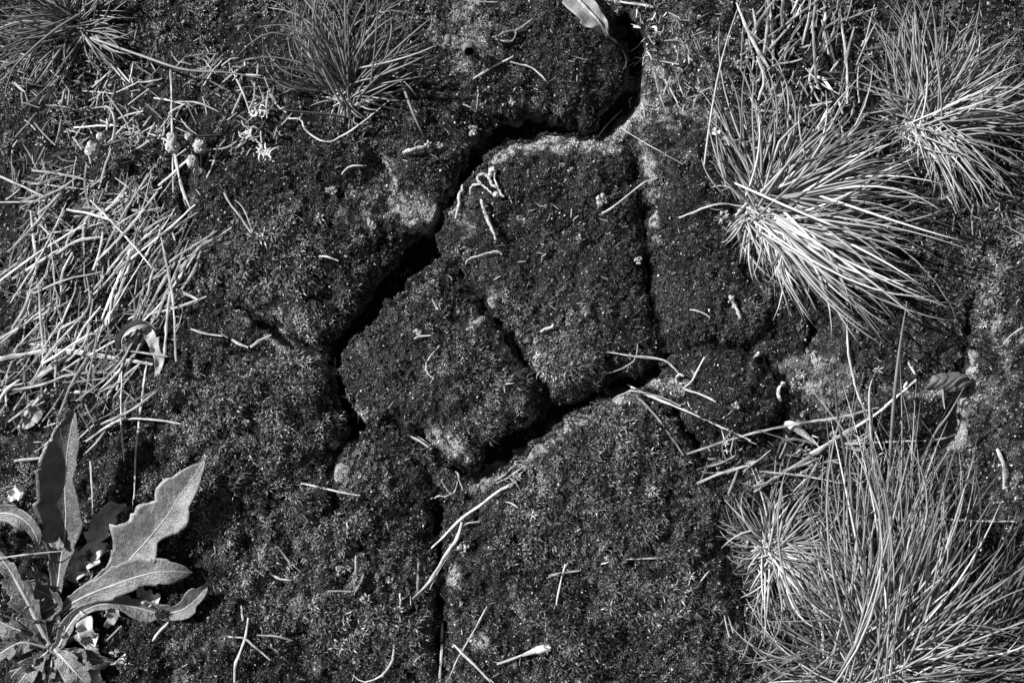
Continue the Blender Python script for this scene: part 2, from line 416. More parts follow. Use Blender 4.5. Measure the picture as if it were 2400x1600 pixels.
clod_roots = []
WALLS = []
for ci, (lab, top, poly) in enumerate(CLODS):
    i0, i1, j0, j1, sd, qx, qy, h = clod_info[ci]
    root = empty("moss_clod", lab, "moss clod", "moss-covered soil clods split by cracks")
    ny_, nx_ = sd.shape
    sx, sy = GX[j0:j1, i0:i1].copy(), GY[j0:j1, i0:i1].copy()
    ins = sd > 0
    cell = ins[:-1, :-1] | ins[1:, :-1] | ins[:-1, 1:] | ins[1:, 1:]
    used = np.zeros_like(ins); used[:-1, :-1] |= cell; used[1:, :-1] |= cell; used[:-1, 1:] |= cell; used[1:, 1:] |= cell
    snap = used & ~ins
    sx = np.where(snap, qx, sx); sy = np.where(snap, qy, sy)
    idx = -np.ones(ins.shape, int); idx[used] = np.arange(used.sum())
    ux, uy = sx[used], sy[used]; uz = h[used]
    V = np.stack([ux - CX, CY - uy, uz], -1)
    Fq = np.stack([idx[:-1, :-1][cell], idx[1:, :-1][cell], idx[1:, 1:][cell], idx[:-1, 1:][cell]], -1)
    # boundary edges -> walls going down, bulging irregularly
    ed = np.concatenate([Fq[:, [0, 1]], Fq[:, [1, 2]], Fq[:, [2, 3]], Fq[:, [3, 0]]])
    key = set(map(tuple, ed.tolist()))
    be = np.array([e for e in key if (e[1], e[0]) not in key])
    bv = np.unique(be)
    rem = {v: k for k, v in enumerate(bv)}
    cxm, cym = V[:, 0].mean(), V[:, 1].mean()
    out = V[bv][:, :2]
    layers = [bv]; Vs = [V]; n = len(V); tn = [ground_tint(ux, uy, samp(SD, ux, uy))]
    nrm = np.stack([V[bv, 0] - cxm, V[bv, 1] - cym], 1); nrm /= np.linalg.norm(nrm, axis=1, keepdims=True) + 1e-9
    for dz, ins_ in ((14, 1.5), (34, 5), (62, 9), (100, 12)):
        jit = 5 * fbm(V[bv, 0] + dz * 3, V[bv, 1], 16, 2, 500 + dz)
        P = V[bv].copy(); P[:, :2] -= nrm * (ins_ + jit)[:, None]; P[:, 2] -= dz
        Vs.append(P); layers.append(np.arange(n, n + len(bv))); n += len(bv)
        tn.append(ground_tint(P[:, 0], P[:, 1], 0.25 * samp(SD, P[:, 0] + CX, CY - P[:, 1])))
    W = []
    e0 = np.array([[rem[a_], rem[b_]] for a_, b_ in be])
    for l0, l1 in zip(layers[:-1], layers[1:]):
        W.append(np.stack([l0[e0[:, 1]], l0[e0[:, 0]], l1[e0[:, 0]], l1[e0[:, 1]]], -1))
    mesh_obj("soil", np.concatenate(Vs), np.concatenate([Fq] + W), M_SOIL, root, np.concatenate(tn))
    clod_roots.append(root)
    WALLS.append((V[bv], nrm))

# ------------------------------------------------------------------ moss
def star_template(seed, nl, coarse):
    g = np.random.default_rng(seed)
    V, Fq, Ft, tt = [], [], [], []
    for k in range(nl):
        az = 2 * math.pi * (k * 0.382 + 0.08 * g.random())
        inner = k / nl
        el = math.radians(18 + 52 * inner + 14 * g.random())
        L = (1.0 - 0.35 * inner) * (0.75 + 0.5 * g.random())
        w = (0.085 + 0.05 * g.random()) * (1.0 if coarse else 0.95)
        d = np.array([math.cos(az), math.sin(az), 0]); s = np.array([-math.sin(az), math.cos(az), 0])
        b0 = d * 0.03 + np.array([0, 0, 0.25 * inner])
        mid = b0 + d * L * 0.5 * math.cos(el) + np.array([0, 0, L * 0.5 * math.sin(el)])
        el2 = el - math.radians(20 + 35 * g.random()) * (1 if coarse else 0.6)
        sw = s * 0.5 * (g.random() - 0.5)
        m2 = mid + d * L * 0.4 * math.cos(el2) + np.array([0, 0, L * 0.4 * math.sin(el2)]) + sw * 0.4
        el3 = el2 - math.radians(50 * g.random())
        tip = m2 + d * L * 0.4 * math.cos(el3) + np.array([0, 0, L * 0.4 * math.sin(el3)]) + sw
        o = len(V)
        V += [b0 - s * w * 0.6, b0 + s * w * 0.6, mid - s * w, mid + s * w, m2 - s * w * .55, m2 + s * w * .55, tip]
        tt += [0.2, 0.2, 0.7, 0.7, 1.4, 1.4, 2.8]
        Fq += [[o, o + 1, o + 3, o + 2], [o + 2, o + 3, o + 5, o + 4]]; Ft.append([o + 4, o + 5, o + 6])
    # short stem
    o = len(V)
    V += [[-0.07, -0.05, -0.9], [0.07, -0.05, -0.9], [0, 0.09, -0.9], [-0.05, -0.04, 0.2], [0.05, -0.04, 0.2], [0, 0.06, 0.2]]
    tt += [0.4] * 6
    Fq += [[o, o + 1, o + 4, o + 3], [o + 1, o + 2, o + 5, o + 4], [o + 2, o, o + 3, o + 5]]
    return np.array(V, float), np.array(Fq), np.array(Ft), np.array(tt)

TC = [star_template(1000 + k, 12, True) for k in range(10)]
TF = [star_template(1100 + k, 7, False) for k in range(8)]

def scatter(T, x, y, z, size, nrm, tint, mb, g):
    """place templates T at px coordinates, tilted to nrm with a random lean"""
    k = g.integers(0, len(T), len(x))
    for t in range(len(T)):
        m = k == t
        n = m.sum()
        if not n: continue
        V0, Q0, T0, t0 = T[t]
        yaw = g.random(n) * 2 * math.pi
        Nn = nrm[m] + 0.38 * g.standard_normal((n, 3)) * np.array([1, 1, 0.0])
        Nn /= np.linalg.norm(Nn, axis=1, keepdims=True)
        ax = np.stack([np.cos(yaw), np.sin(yaw), np.zeros(n)], -1)
        bx = np.cross(Nn, ax); bx /= np.linalg.norm(bx, axis=1, keepdims=True); ax = np.cross(bx, Nn)
        W = (V0[None, :, 0:1] * ax[:, None] + V0[None, :, 1:2] * bx[:, None] + V0[None, :, 2:3] * Nn[:, None]) * size[m][:, None, None]
        W += np.stack([x[m] - CX, CY - y[m], z[m]], -1)[:, None]
        nv = len(V0)
        off = (np.arange(n) * nv)[:, None, None]
        mb.add(W.reshape(-1, 3), (Q0[None] + off).reshape(-1, 4), (T0[None] + off).reshape(-1, 3), (t0[None] * tint[m][:, None]).reshape(-1))

# zones of velvet-fine moss (x, y, rx, ry) and coarse star moss
FINE = [(880,890,90,70),(1000,930,80,60),(1300,90,120,80),(1360,150,80,110),(1660,890,150,120),(1600,620,110,190),(960,400,60,60),(1580,370,100,90),(1280,500,160,150),(1230,380,120,50),(1900,800,70,40),(2080,930,80,60),(1850,960,50,50)]
COARSE = [(1130,860,130,110),(1150,950,110,70),(620,930,190,110),(660,620,170,120),(1350,850,130,80),(1440,1010,160,110),(1380,1180,200,150),(740,1340,230,160),(560,1150,200,110),(1600,1330,120,180),(1460,1450,260,160),(2250,620,120,120)]
def zone(x, y, Zs):
    r = np.zeros_like(x)
    for a, b, c, d in Zs:
        r = np.maximum(r, np.clip(1.4 - np.hypot((x - a) / c, (y - b) / d), 0, 1))
    return r
HY, HX = np.gradient(H, GS)
def normals(x, y):
    n = np.stack([-samp(HX, x, y), samp(HY, x, y), np.ones_like(x)], -1)
    n[:, :2] = np.clip(n[:, :2], -1.2, 1.2)
    return n / np.linalg.norm(n, axis=1, keepdims=True)

# litter, tufts or rosette thin the moss; upper-left zones add painted corner darkening
THIN_SHADED = [(230,640,210,180),(200,470,160,90),(110,1400,230,190),(330,260,280,110),(1860,110,190,140),(1760,480,60,60),(2120,300,80,70),(2000,1520,170,90),(1950,1020,160,50),(1520,150,60,120),(70,400,130,220),(520,70,160,90),(60,880,110,120)]
def moss_points(n, g, region):
    x = X0 + 60 + g.random(n) * (X1 - X0 - 120); y = Y0 + 60 + g.random(n) * (Y1 - Y0 - 120)
    return x, y
g = np.random.default_rng(5)
step = 8.1
bx, by = np.meshgrid(np.arange(-180, 2530, step), np.arange(-180, 1750, step * 0.87))
bx = bx + (np.arange(by.shape[0]) % 2)[:, None] * step / 2
x = (bx + (g.random(bx.shape) - 0.5) * step).reshape(-1); y = (by + (g.random(by.shape) - 0.5) * step).reshape(-1)
c = cid(x, y); cr = samp(crack_w, x, y); sa = samp(SD, x, y)
fine = zone(x, y, FINE); coarse = zone(x, y, COARSE)
fz = np.clip(0.56 + 1.4 * (fine - coarse) + 1.6 * fbm(x, y, 110, 3, 600), 0, 1)
thin = zone(x, y, THIN_SHADED)
dens = np.where(c >= 0, 1.0, 0.72 + 0.9 * fbm(x, y, 80, 3, 610)) * (1 - 0.55 * sa) * (1 - 0.42 * thin)
dens = np.where((c < 0) & (cr > 0.5), 0.12, dens)
dens = dens * np.clip(1.0 + 1.5 * fbm(x, y, 40, 3, 620), 0.35, 1)
keep = g.random(len(x)) < dens
isf = g.random(len(x)) < np.clip((fz + 0.5 * sa - 0.33) / 0.35, 0, 1)
def lay(x, y, c, T, size, tint, key):
    z = surf(x, y) + size * 0.45
    nrm = normals(x, y)
    for ci in range(-1, len(CLODS)):
        m = c == ci
        if not m.any(): continue
        MBS.setdefault(ci, MB())
        scatter(T, x[m], y[m], z[m], size[m], nrm[m], tint[m], MBS[ci], g)
MBS = {}
def tints(n, x, y, base):
    t = base * (0.34 + 1.4 * g.random(n) ** 2.6) * np.clip(1 + 1.3 * fbm(x, y, 120, 3, 630), 0.45, 2.0) * (1 - 0.45 * zone(x, y, THIN_SHADED)) * (1 + 2.6 * samp(SD, x, y))  # moss colour dimmed in the thin zones, including the painted corner falloff
    return np.where(g.random(n) < 0.03, t * 2.6, t)
m = keep & ~isf
szc = (5.2 + 5.0 * g.random(len(x)) + 5.5 * np.clip(coarse - fine, 0, 1)) * np.clip(1 + 1.3 * fbm(x, y, 60, 2, 640), 0.6, 1.6)
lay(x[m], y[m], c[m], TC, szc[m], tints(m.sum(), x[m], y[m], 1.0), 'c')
m = keep & isf
# fine moss: four small shoots for each coarse one
xf = np.concatenate([x[m] + (g.random(m.sum()) - 0.5) * 9 for _ in range(4)]); yf = np.concatenate([y[m] + (g.random(m.sum()) - 0.5) * 9 for _ in range(4)])
cf = cid(xf, yf)
szf = 3.2 + 2.6 * g.random(len(xf)) ** 1.5
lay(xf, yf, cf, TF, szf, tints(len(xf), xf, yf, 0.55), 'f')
for ci, (P0_, n0_) in enumerate(WALLS):       # shoots leaning out of the sloping sides
    rp = np.repeat(np.arange(len(P0_)), 5)
    P = P0_[rp] + g.standard_normal((len(rp), 3)) * 1.6
    dz_ = 2 + 40 * g.random(len(rp)) ** 1.6
    P[:, 2] -= dz_; P[:, :2] += n0_[rp] * (3 - dz_ * 0.1)[:, None]
    nn = np.column_stack([n0_[rp] * 1.2, np.full(len(rp), 0.5)])
    k_ = g.random(len(rp)) < np.clip(1.2 - dz_ / 45, 0, 1) * (1 - .8 * samp(SD, P[:, 0] + CX, CY - P[:, 1]))
    P, nn = P[k_], nn[k_]
    scatter(TC, P[:, 0] + CX, CY - P[:, 1], P[:, 2], 6 + 5 * g.random(len(P)), nn, 0.3 + 0.9 * g.random(len(P)) ** 2, MBS[ci], g)
for ci, mb in sorted(MBS.items()):
    if ci < 0:
        tag(mb.build("moss", M_MOSS), "short dark moss carpeting the soil around the clods", "moss", kind="stuff")
    else:
        o = mb.build("moss", M_MOSS, clod_roots[ci]); tag(o, kind="stuff")
MBS = None

# ------------------------------------------------------------------ sand grains and crumbs (nobody could count them)
OC = np.array([[1,0,0],[-1,0,0],[0,1,0],[0,-1,0],[0,0,1],[0,0,-1]], float)
OT = np.array([[0,2,4],[2,1,4],[1,3,4],[3,0,4],[2,0,5],[1,2,5],[3,1,5],[0,3,5]])
def grains(n, g, name, label, cat, accept, r0, r1, tlo, thi, lift=0.5, power=2.5):
    x = -150 + g.random(n) * 2650; y = -150 + g.random(n) * 1870
    k = g.random(n) < accept(x, y); x, y = x[k], y[k]; n = len(x)
    r = r0 + (r1 - r0) * g.random(n) ** power
    z = surf(x, y) + r * lift
    th = g.random(n) * 6.28
    V0 = OC[None] * (0.6 + 0.6 * g.random((n, 6, 1)))
    X = V0[..., 0] * np.cos(th)[:, None] - V0[..., 1] * np.sin(th)[:, None]
    Y = V0[..., 0] * np.sin(th)[:, None] + V0[..., 1] * np.cos(th)[:, None]
    W = np.stack([X, Y, V0[..., 2] * 0.8], -1) * r[:, None, None] + np.stack([x - CX, CY - y, z], -1)[:, None]
    T = (OT[None] + (np.arange(n) * 6)[:, None, None]).reshape(-1, 3)
    t = np.repeat(tlo + (thi - tlo) * g.random(n) ** 2, 6)
    return tag(mesh_obj(name, W.reshape(-1, 3), T, M_GRAIN, None, t, smooth=False), label, cat, kind="stuff")
g = np.random.default_rng(9)
grains(230000, g, "sand_grains", "pale loose sand grains lying on the bare patches and crack rims", "sand",
       lambda x, y: np.clip(samp(SD, x, y) * 1.2, 0.0, 1) + 0.035 * (samp(crack_w, x, y) < 0.3), 1.0, 3.8, 0.35, 1.4, power=3)
grains(36000, g, "soil_crumbs", "dark and grey soil crumbs strewn between the moss", "soil",
       lambda x, y: 0.5 * (1 - samp(SD, x, y)), 1.4, 6.0, 0.1, 0.5, 0.5, 4)
grains(2600, g, "bright_flecks", "tiny bright flecks of grit sprinkled over the moss", "grit",
       lambda x, y: (samp(crack_w, x, y) < 0.3) * 1.0, 1.0, 3.2, 0.9, 1.9, 3.0, 3)

# ------------------------------------------------------------------ straws
def taper(n, a=0.8, b=0.6):
    t = np.linspace(0, 1, n)
    return np.clip(a + (1 - a) * np.minimum(t / 0.15, 1), 0, 1) * np.clip(b + (1 - b) * np.minimum((1 - t) / 0.3, 1), 0, 1)

def straw_curve(P, lift, n, rigid=True):
    """photo pixel polyline -> world points resting on the relief"""
    Q = catmull(P, n)
    z = surf(Q[:, 0], Q[:, 1])
    if rigid:
        k = max(3, n // 2) | 1
        zz = np.array([z[max(0, i - k // 2):i + k // 2 + 1].max() for i in range(n)])
        z = 0.75 * zz + 0.25 * np.linspace(z[0], z[-1], n)
        z = np.convolve(np.pad(z, 2, mode='edge'), np.ones(5) / 5, 'valid')
    z = z + lift
    w = np.array([[*unproj(a, b, c_), c_] for (a, b), c_ in zip(Q, z)])
    return w

RS = 0.72
def straw(P, r, label, cat="straw", name="straw", m=None, lift=9, t=1.0, group=None, kinks=0.7, rigid=True, flat=0.42, parent=None, sides=6):
    P = np.array(P, float)
    L = np.linalg.norm(np.diff(P, axis=0), axis=1).sum()
    r = r * RS
    n = int(np.clip(L / 14, 6, 34))
    W = straw_curve(P, lift + r, n, rigid)
    W[:, :2] += rng.standard_normal((n, 2)) * kinks * 0.6
    rr = r * taper(n) * (1 + 0.16 * rng.standard_normal(n)) * (1 + 0.25 * fbm(np.arange(n) * 9.0 + rng.random() * 900, np.zeros(n), 30, 2, 5))
    node = rng.random(n) < (0.09 if L > 70 else 0); rr = rr * np.where(node, 1.3, 1)
    V, Q, T = tube(W, rr, sides, flat)
    mb = MB(); tt = t * (0.7 + 0.5 * rng.random(n)) * np.where(node, 0.45, 1); streak = 0.45 + 0.85 * rng.random(sides)
    mb.add(V, Q, T, np.concatenate([(tt[:, None] * streak[None]).reshape(-1), [t * .6, t * .6]]))
    if m is None and L > 60 and rng.random() < 0.5:      # a torn fibre along its end
        e = W[-1] if rng.random() < .5 else W[0]; d0 = (W[-1] - W[-3]) if e is W[-1] else (W[0] - W[2]); d0 = d0 / (np.linalg.norm(d0) + 1e-9)
        sd_ = np.cross(d0, [0, 0, 1.0]) * rng.choice([-1, 1])
        F_ = np.array([e - d0 * 14, e - d0 * 4 + sd_ * r * .9, e + d0 * 6 + sd_ * r * (1 + 2 * rng.random())])
        V, Q, T = tube(catmull(F_, 5), r * 0.35 * np.array([1, 1, .8, .6, .3]), 4); mb.add(V, Q, T, t)
    o = mb.build(name, m or M_STRAW, parent, smooth=False)
    if parent is None: tag(o, label, cat, group)
    return o

STRAWS = [
 # points, radius, tint, label
 ([(257,323),(263,300),(263,273),(253,250),(242,243),(240,252)],3.6,1.5,"bright white straw bent into a hook, upper left"),
 ([(170,293),(215,290),(263,288)],2.8,1.4,"short white straw whose right end touches the hooked straw"),
 ([(353,225),(385,230),(423,240)],3.2,1.4,"short bright straw above the two vertical straws, upper left"),
 ([(392,157),(395,300),(398,443)],3,0.9,"long upright pale straw passing behind the round buds"),
 ([(403,355),(415,420),(437,480)],4.5,1.2,"thick pale straw running down right below the middle bud"),
 ([(395,335),(410,400),(424,460)],3,1.1,"pale straw directly under the middle bud, left of a thicker one"),
 ([(363,427),(400,395),(437,360)],4,1.3,"bright short straw slanting up to the lowest round bud"),
 ([(73,392),(140,400),(217,417)],4,0.8,"grey straw at the top of the left straw pile, nearly level"),
 ([(32,190),(45,202),(58,212)],4,1.3,"stubby bright straw near the upper left edge"),
 ([(663,272),(690,275),(705,302),(747,325),(784,313),(840,275),(905,222)],2.6,1.2,"curved bright straw looping under the dark upper grass tuft"),
 ([(1179,130),(1134,153),(1087,180)],3,1.0,"straight pale straw on the slope left of the top clod"),
 ([(1172,142),(1200,150),(1214,151),(1241,170),(1254,187)],2.6,1.0,"wavy thin straw on the top clod, below the forked twig"),
 ([(1300,118),(1318,130),(1350,138)],1.8,0.7,"tiny grey straw on the middle of the top clod"),
 ([(1381,490),(1411,473),(1477,420),(1497,415)],2.7,1.2,"bright straw bridging the narrow crack right of the largest clod"),
 ([(784,400),(804,382),(834,380)],2.8,1.0,"short curved straw on the upper part of the left central clod"),
 ([(1367,323),(1394,287),(1424,257)],2.8,0.9,"straw leaning against the shaded foot of the top clod"),
 ([(1505,168),(1512,205),(1527,250)],3.2,1.0,"upright straw on the sandy ground right of the top clod"),
 ([(1527,183),(1540,205),(1557,237)],3.2,0.9,"dull short straw beside an upright one, right of the top clod"),
 ([(1405,2),(1450,8),(1500,16)],4,1.3,"thick bright straw at the top edge beside the folded leaf"),
 ([(1455,62),(1490,64),(1505,62),(1508,72)],4,1.3,"bright straw with a bent end right of the folded leaf"),
 ([(1434,52),(1452,66),(1472,76)],3.6,0.9,"stubby grey straw right of the tip of the folded leaf"),
 ([(1457,132),(1500,138),(1560,148)],2.8,0.7,"long dim level straw right of the top clod"),
 ([(992,685),(1000,700),(1007,714)],3,1.1,"tiny straight straw on top of the central rounded clod"),
 ([(1009,794),(987,819),(977,842),(984,859),(997,869)],2.3,1.2,"thin C-shaped straw on the central rounded clod"),
 ([(950,778),(965,772),(990,770)],3,0.9,"short fat straw bit on the central rounded clod"),
 ([(1397,809),(1451,817),(1517,824),(1545,842),(1562,862)],2.9,1.2,"pale straw with a bent right end at the lower right of the largest clod"),
 ([(1464,789),(1460,822),(1434,843),(1384,862)],2.0,0.7,"thin curved dull straw crossing the bent pale straw"),
 ([(1384,887),(1392,900),(1401,912)],3.4,1.0,"stubby straw standing in the lower crack"),
 ([(1441,882),(1477,902),(1568,940),(1668,985),(1725,1012)],3.2,0.9,"long grey straw running down right from the lower crack"),
 ([(1467,915),(1500,947),(1540,1000),(1570,1045)],3.6,0.7,"dull straw slanting steeply from the lower crack to the litter"),
 ([(1405,918),(1430,905),(1455,897),(1520,912),(1564,932)],2.5,1.0,"thin wavy straw just under the long grey one at the lower crack"),
 ([(814,785),(801,815),(790,845),(784,872)],3.8,1.1,"straw leaning in the crack left of the central rounded clod"),
 ([(768,820),(770,845),(766,878)],3.2,1.0,"short straw standing in the junction of the cracks left of centre"),
 ([(784,909),(805,918),(820,940),(824,962),(821,972)],2.4,0.9,"thin arched straw in the crack left of the central clod"),
 ([(931,999),(960,1010),(991,1032)],3.8,1.1,"thick bright straw in the short gap under the central clod"),
 ([(944,996),(965,1006),(985,1020)],2.2,0.8,"thin straw beside a thick one under the central clod"),
 ([(1618,820),(1601,852),(1588,875),(1568,892)],2.8,1.0,"straw with a bend lying on the velvety dome"),
 ([(1568,892),(1610,905),(1645,922)],3.2,1.2,"bright straw at the lower left of the velvety dome"),
 ([(1584,711),(1610,716),(1630,729)],2.2,1.1,"thin short bright straw on the moss clod above the velvety dome"),
 ([(1578,1042),(1701,1002),(1835,972),(1930,957),(2018,935)],3.6,1.1,"long straight pale straw, upper one of the pair in the right litter"),
 ([(1858,1042),(1951,989),(2018,945),(2060,910),(2105,872)],4.0,1.5,"long bright white straw rising to the dark wrinkled leaf"),
 ([(1730,1130),(1790,1090),(1858,1050),(1930,1000),(2000,960)],4.6,1.2,"thick pale straw running from the small grass tuft up right"),
 ([(1600,1110),(1660,1085),(1720,1068)],4.4,1.3,"thick bright straw above the small grass tuft, left end on moss"),
 ([(1938,1019),(2035,1015),(2155,1009),(2201,994)],3.0,1.1,"nearly level thin straw in front of the sandy bank"),
 ([(2223,782),(2215,812),(2203,839)],3.2,1.4,"bright jointed straw standing in the right hand crack"),
 ([(1945,729),(1948,805),(1968,899),(2000,970),(2031,1042)],3.4,1.2,"long curved pale stalk crossing the right litter from top to bottom"),
 ([(2350,752),(2325,768),(2304,790)],3,0.9,"grey straw near the right edge above the sandy bank"),
 ([(2290,1030),(2305,1070),(2305,1122)],5,1.2,"thick curved pale straw near the right edge"),
 ([(691,1108),(730,1118),(784,1130),(827,1137)],3.4,1.2,"straight pale straw lying across the top of the bottom left clod"),
 ([(570,1418),(564,1462),(550,1500),(540,1530),(539,1566)],4.4,1.0,"thick knobbly pale stalk near the bottom left, upright"),
 ([(525,1462),(560,1465),(590,1488),(620,1515)],2.8,0.9,"thin bent straw crossing behind the knobbly upright stalk"),
 ([(590,1458),(630,1460),(672,1470)],2.6,0.9,"short level straw right of the knobbly upright stalk"),
 ([(350,1470),(368,1449),(387,1428)],4.2,1.5,"short bright straw under the cupped rosette leaf"),
 ([(207,1058),(210,1110),(213,1165)],3.0,1.0,"upright straw right of the tall rosette leaf"),
 ([(337,829),(328,900),(320,962),(312,1040),(308,1145)],3.4,0.9,"long upright straw above the big toothed rosette leaf"),
 ([(197,1015),(247,979),(287,962),(360,964),(437,977)],3.4,0.9,"bent straw lying across the long upright one, above the rosette"),
 ([(637,1255),(663,1288),(690,1313)],2.8,0.9,"thin straw slanting down right on the bottom left clod"),
 ([(593,1267),(600,1310),(608,1330)],2.8,0.7,"dull small upright straw on the bottom left clod"),
 ([(620,1316),(640,1328),(668,1332)],3.0,1.0,"short curved straw right of the cupped rosette leaf"),
 ([(554,1390),(556,1410),(558,1425)],3,1.2,"tiny bright upright straw above the knobbly stalk"),
 ([(1179,1110),(1148,1125),(1105,1158),(1057,1192),(1020,1230),(991,1258)],3.6,1.3,"longest bright straw of the cross by the lower vertical crack"),
 ([(1061,1198),(1050,1235),(1031,1262),(1005,1305),(984,1338),(947,1375)],4.4,1.2,"thick forked straw running down left over the lower vertical crack"),
 ([(1101,1198),(1071,1202),(1051,1225),(1036,1262),(1001,1322),(987,1353)],3.0,1.0,"hooked straw lying alongside the thick forked one"),
 ([(817,1275),(816,1315),(814,1352)],3,0.8,"grey upright arm of the angular straws at the bottom left"),
 ([(752,1356),(784,1357),(814,1357)],3.2,0.8,"grey level arm of the angular straws at the bottom left"),
 ([(816,1357),(826,1338),(836,1318)],3.6,1.0,"short slanting arm of the angular straws at the bottom left"),
 ([(1298,1295),(1290,1325),(1283,1360),(1276,1395),(1262,1412),(1246,1429)],3.2,1.2,"bent straw on the bottom clod with a short one across its top"),
 ([(1259,1322),(1295,1315),(1331,1310)],3.2,1.4,"short bright straw laid across the bent straw on the bottom clod"),
 ([(1380,1295),(1418,1285),(1485,1282),(1560,1280),(1600,1282)],3.0,0.9,"long thin level straw right of the middle of the bottom clod"),
 ([(1118,1392),(1084,1455),(1051,1512),(1031,1559)],2.8,0.8,"thin dull straw running down to the bottom edge by the crack"),
 ([(1041,1479),(1085,1522),(1128,1566)],4.0,1.4,"bright straight straw slanting down right to the bottom edge"),
 ([(1016,1429),(1015,1479),(1012,1525),(1010,1566)],4.8,1.0,"thick pale stalk standing in the crack at the bottom edge"),
 ([(906,1479),(902,1510),(890,1535),(871,1555),(834,1566),(811,1549)],3.0,1.0,"curved hook of straw at the bottom edge, left of the crack"),
 ([(1409,1485),(1402,1515),(1388,1538)],2.6,0.9,"thin curved straw near the bottom edge of the bottom clod"),
 ([(961,1282),(960,1320),(959,1362)],3.4,0.8,"upright grey straw left of the lower vertical crack"),
 ([(919,1362),(920,1375),(919,1388)],3.2,0.9,"stubby upright straw left of the lower vertical crack"),
 ([(797,1198),(798,1225),(790,1280)],2.4,0.9,"thin upright straw near the angular straws"),
 ([(952,1520),(962,1510),(972,1502)],2.8,0.8,"tiny slanting straw near the bottom edge"),
 ([(1161,1152),(1180,1158),(1196,1172)],2.6,1.0,"thin arched straw at the top of the bottom clod"),
 ([(1205,1155),(1215,1168),(1228,1174)],2.2,1.1,"small bright thread beside an arched one, top of the bottom clod"),
 ([(317,529),(300,575),(280,619),(255,680),(233,735)],4.4,1.3,"bright long straw at the right side of the left pile"),
 ([(328,545),(310,590),(293,622),(278,660),(263,695),(240,752)],5.8,1.4,"thickest pale straw of the left pile, frayed at the top"),
 ([(167,579),(150,610),(143,629),(140,680),(137,725)],4.2,1.2,"pale straw with a bend in the middle of the left pile"),
 ([(457,572),(425,620),(390,669),(347,735)],3.6,0.9,"long straw at the right border of the left pile"),
 ([(533,522),(497,545),(460,565),(435,590),(410,618)],3.2,0.9,"outlying straw reaching up right from the left pile"),
 ([(420,629),(405,655),(388,680)],3.4,1.0,"short straw at the right border of the left pile"),
 ([(0,824),(60,812),(123,804),(180,808),(233,817),(300,828),(350,837)],6.2,1.0,"broad grey stalk entering from the left edge below the pile"),
 ([(0,895),(50,892),(110,878),(167,859),(267,855)],4.0,1.0,"thin curved stalk entering from the left edge, under the broad one"),
 ([(72,877),(120,843),(167,809)],7.0,1.0,"broad short pale straw crossing the broad grey stalk"),
 ([(220,909),(275,850),(333,785)],5.2,1.1,"pale straw reaching up right to the curled dead leaf"),
 ([(245,907),(280,868),(320,835)],4.0,0.8,"grey straw just right of the one reaching the curled leaf"),
 ([(27,640),(60,620),(93,600),(140,570)],4.6,1.2,"bright straw at the left border of the left pile"),
 ([(75,675),(100,640),(123,602)],4.6,1.1,"pale straw slanting up right near the left edge"),
 ([(63,658),(78,630),(93,598)],4.2,1.2,"short bright straw near the left edge of the pile"),
 ([(43,982),(60,950),(83,922),(107,892)],5.8,1.0,"thick straw just above the tall rosette leaf"),
 ([(405,664),(430,676),(460,689)],4.4,1.2,"bright short straw alone right of the left pile"),
 ([(533,780),(550,790),(570,797)],4.2,1.5,"left arm of the bright V of straws by the short crack"),
 ([(575,797),(598,780),(623,769)],4.4,1.3,"right arm of the bright V of straws by the short crack"),
 ([(437,755),(470,765),(510,772)],3.4,1.0,"pale straw left of the V of straws"),
 ([(733,589),(755,590),(777,599)],2.8,1.5,"small bright curved straw in the middle of the left central clod"),
 ([(513,443),(530,470),(548,492),(567,520),(583,542)],2.8,1.1,"thin kinked straw at the upper left of the left central clod"),
 ([(540,460),(560,480),(583,542)],2.0,1.0,"finer straw joining a kinked one on the left central clod"),
 ([(1870,177),(1888,180),(1900,192),(1914,213)],5.5,1.6,"stubby bright white stalk between the two upper right tufts"),
 ([(2083,1195),(2160,1192),(2250,1196),(2330,1197)],3.2,1.1,"level pale straw behind the lower right tuft"),
 ([(1560,1420),(1620,1320),(1655,1300)],2.4,0.9,"thin straw on the right flank of the bottom clod"),
 ([(2160,868),(2166,905),(2170,938)],3.2,0.9,"upright stub of straw below the dark wrinkled leaf"),
 ([(1560,500),(1600,485),(1635,472),(1670,468),(1705,474)],2.6,0.9,"curved outlying grass stalk left of the bright right tuft"),
 ([(1424,293),(1484,330),(1530,355),(1568,377)],1.2,1.0,"hair-thin thread lying over the moss clod right of the dark crack"),
]
for P, r, t, lab in STRAWS:
    straw(P, r, lab, t=t)
print("straws traced", len(STRAWS))

# piles: straws that nothing tells apart share the label of their pile
PILES = [
 # cx, cy, rx, ry, n, angle, spread, len0, len1, r0, r1, tint, label, group
 (225,640,200,190,76,57,20,90,300,2.4,4.8,1.05,"in the slanting pile at the left","straws of the slanting left pile"),
 (190,470,150,90,26,22,36,80,220,2.4,4.2,0.8,"in the tangle above the slanting left pile","straws of the tangle above the left pile"),
 (150,900,170,130,20,58,26,70,240,2.2,4.4,0.9,"between the left pile and the rosette","straws above the rosette"),
 (400,240,220,110,22,65,60,50,150,2.2,3.6,0.95,"in the litter around the round buds","straw bits around the buds"),
 (1840,110,130,130,30,76,20,80,240,2.6,4.6,1.0,"between the top edge and the right tufts","straws of the top right litter"),
 (1790,250,130,80,10,60,60,40,120,2.4,4.2,0.9,"in the gap between the upper right tufts","straws between the upper right tufts"),
 (1530,120,90,110,6,90,80,25,70,2.0,3.0,0.8,"on the sandy ground right of the top clod","straw bits right of the top clod"),
 (1800,1060,190,60,12,25,28,60,190,2.2,4.2,0.9,"in the litter above the small right tuft","straws above the small right tuft"),
]
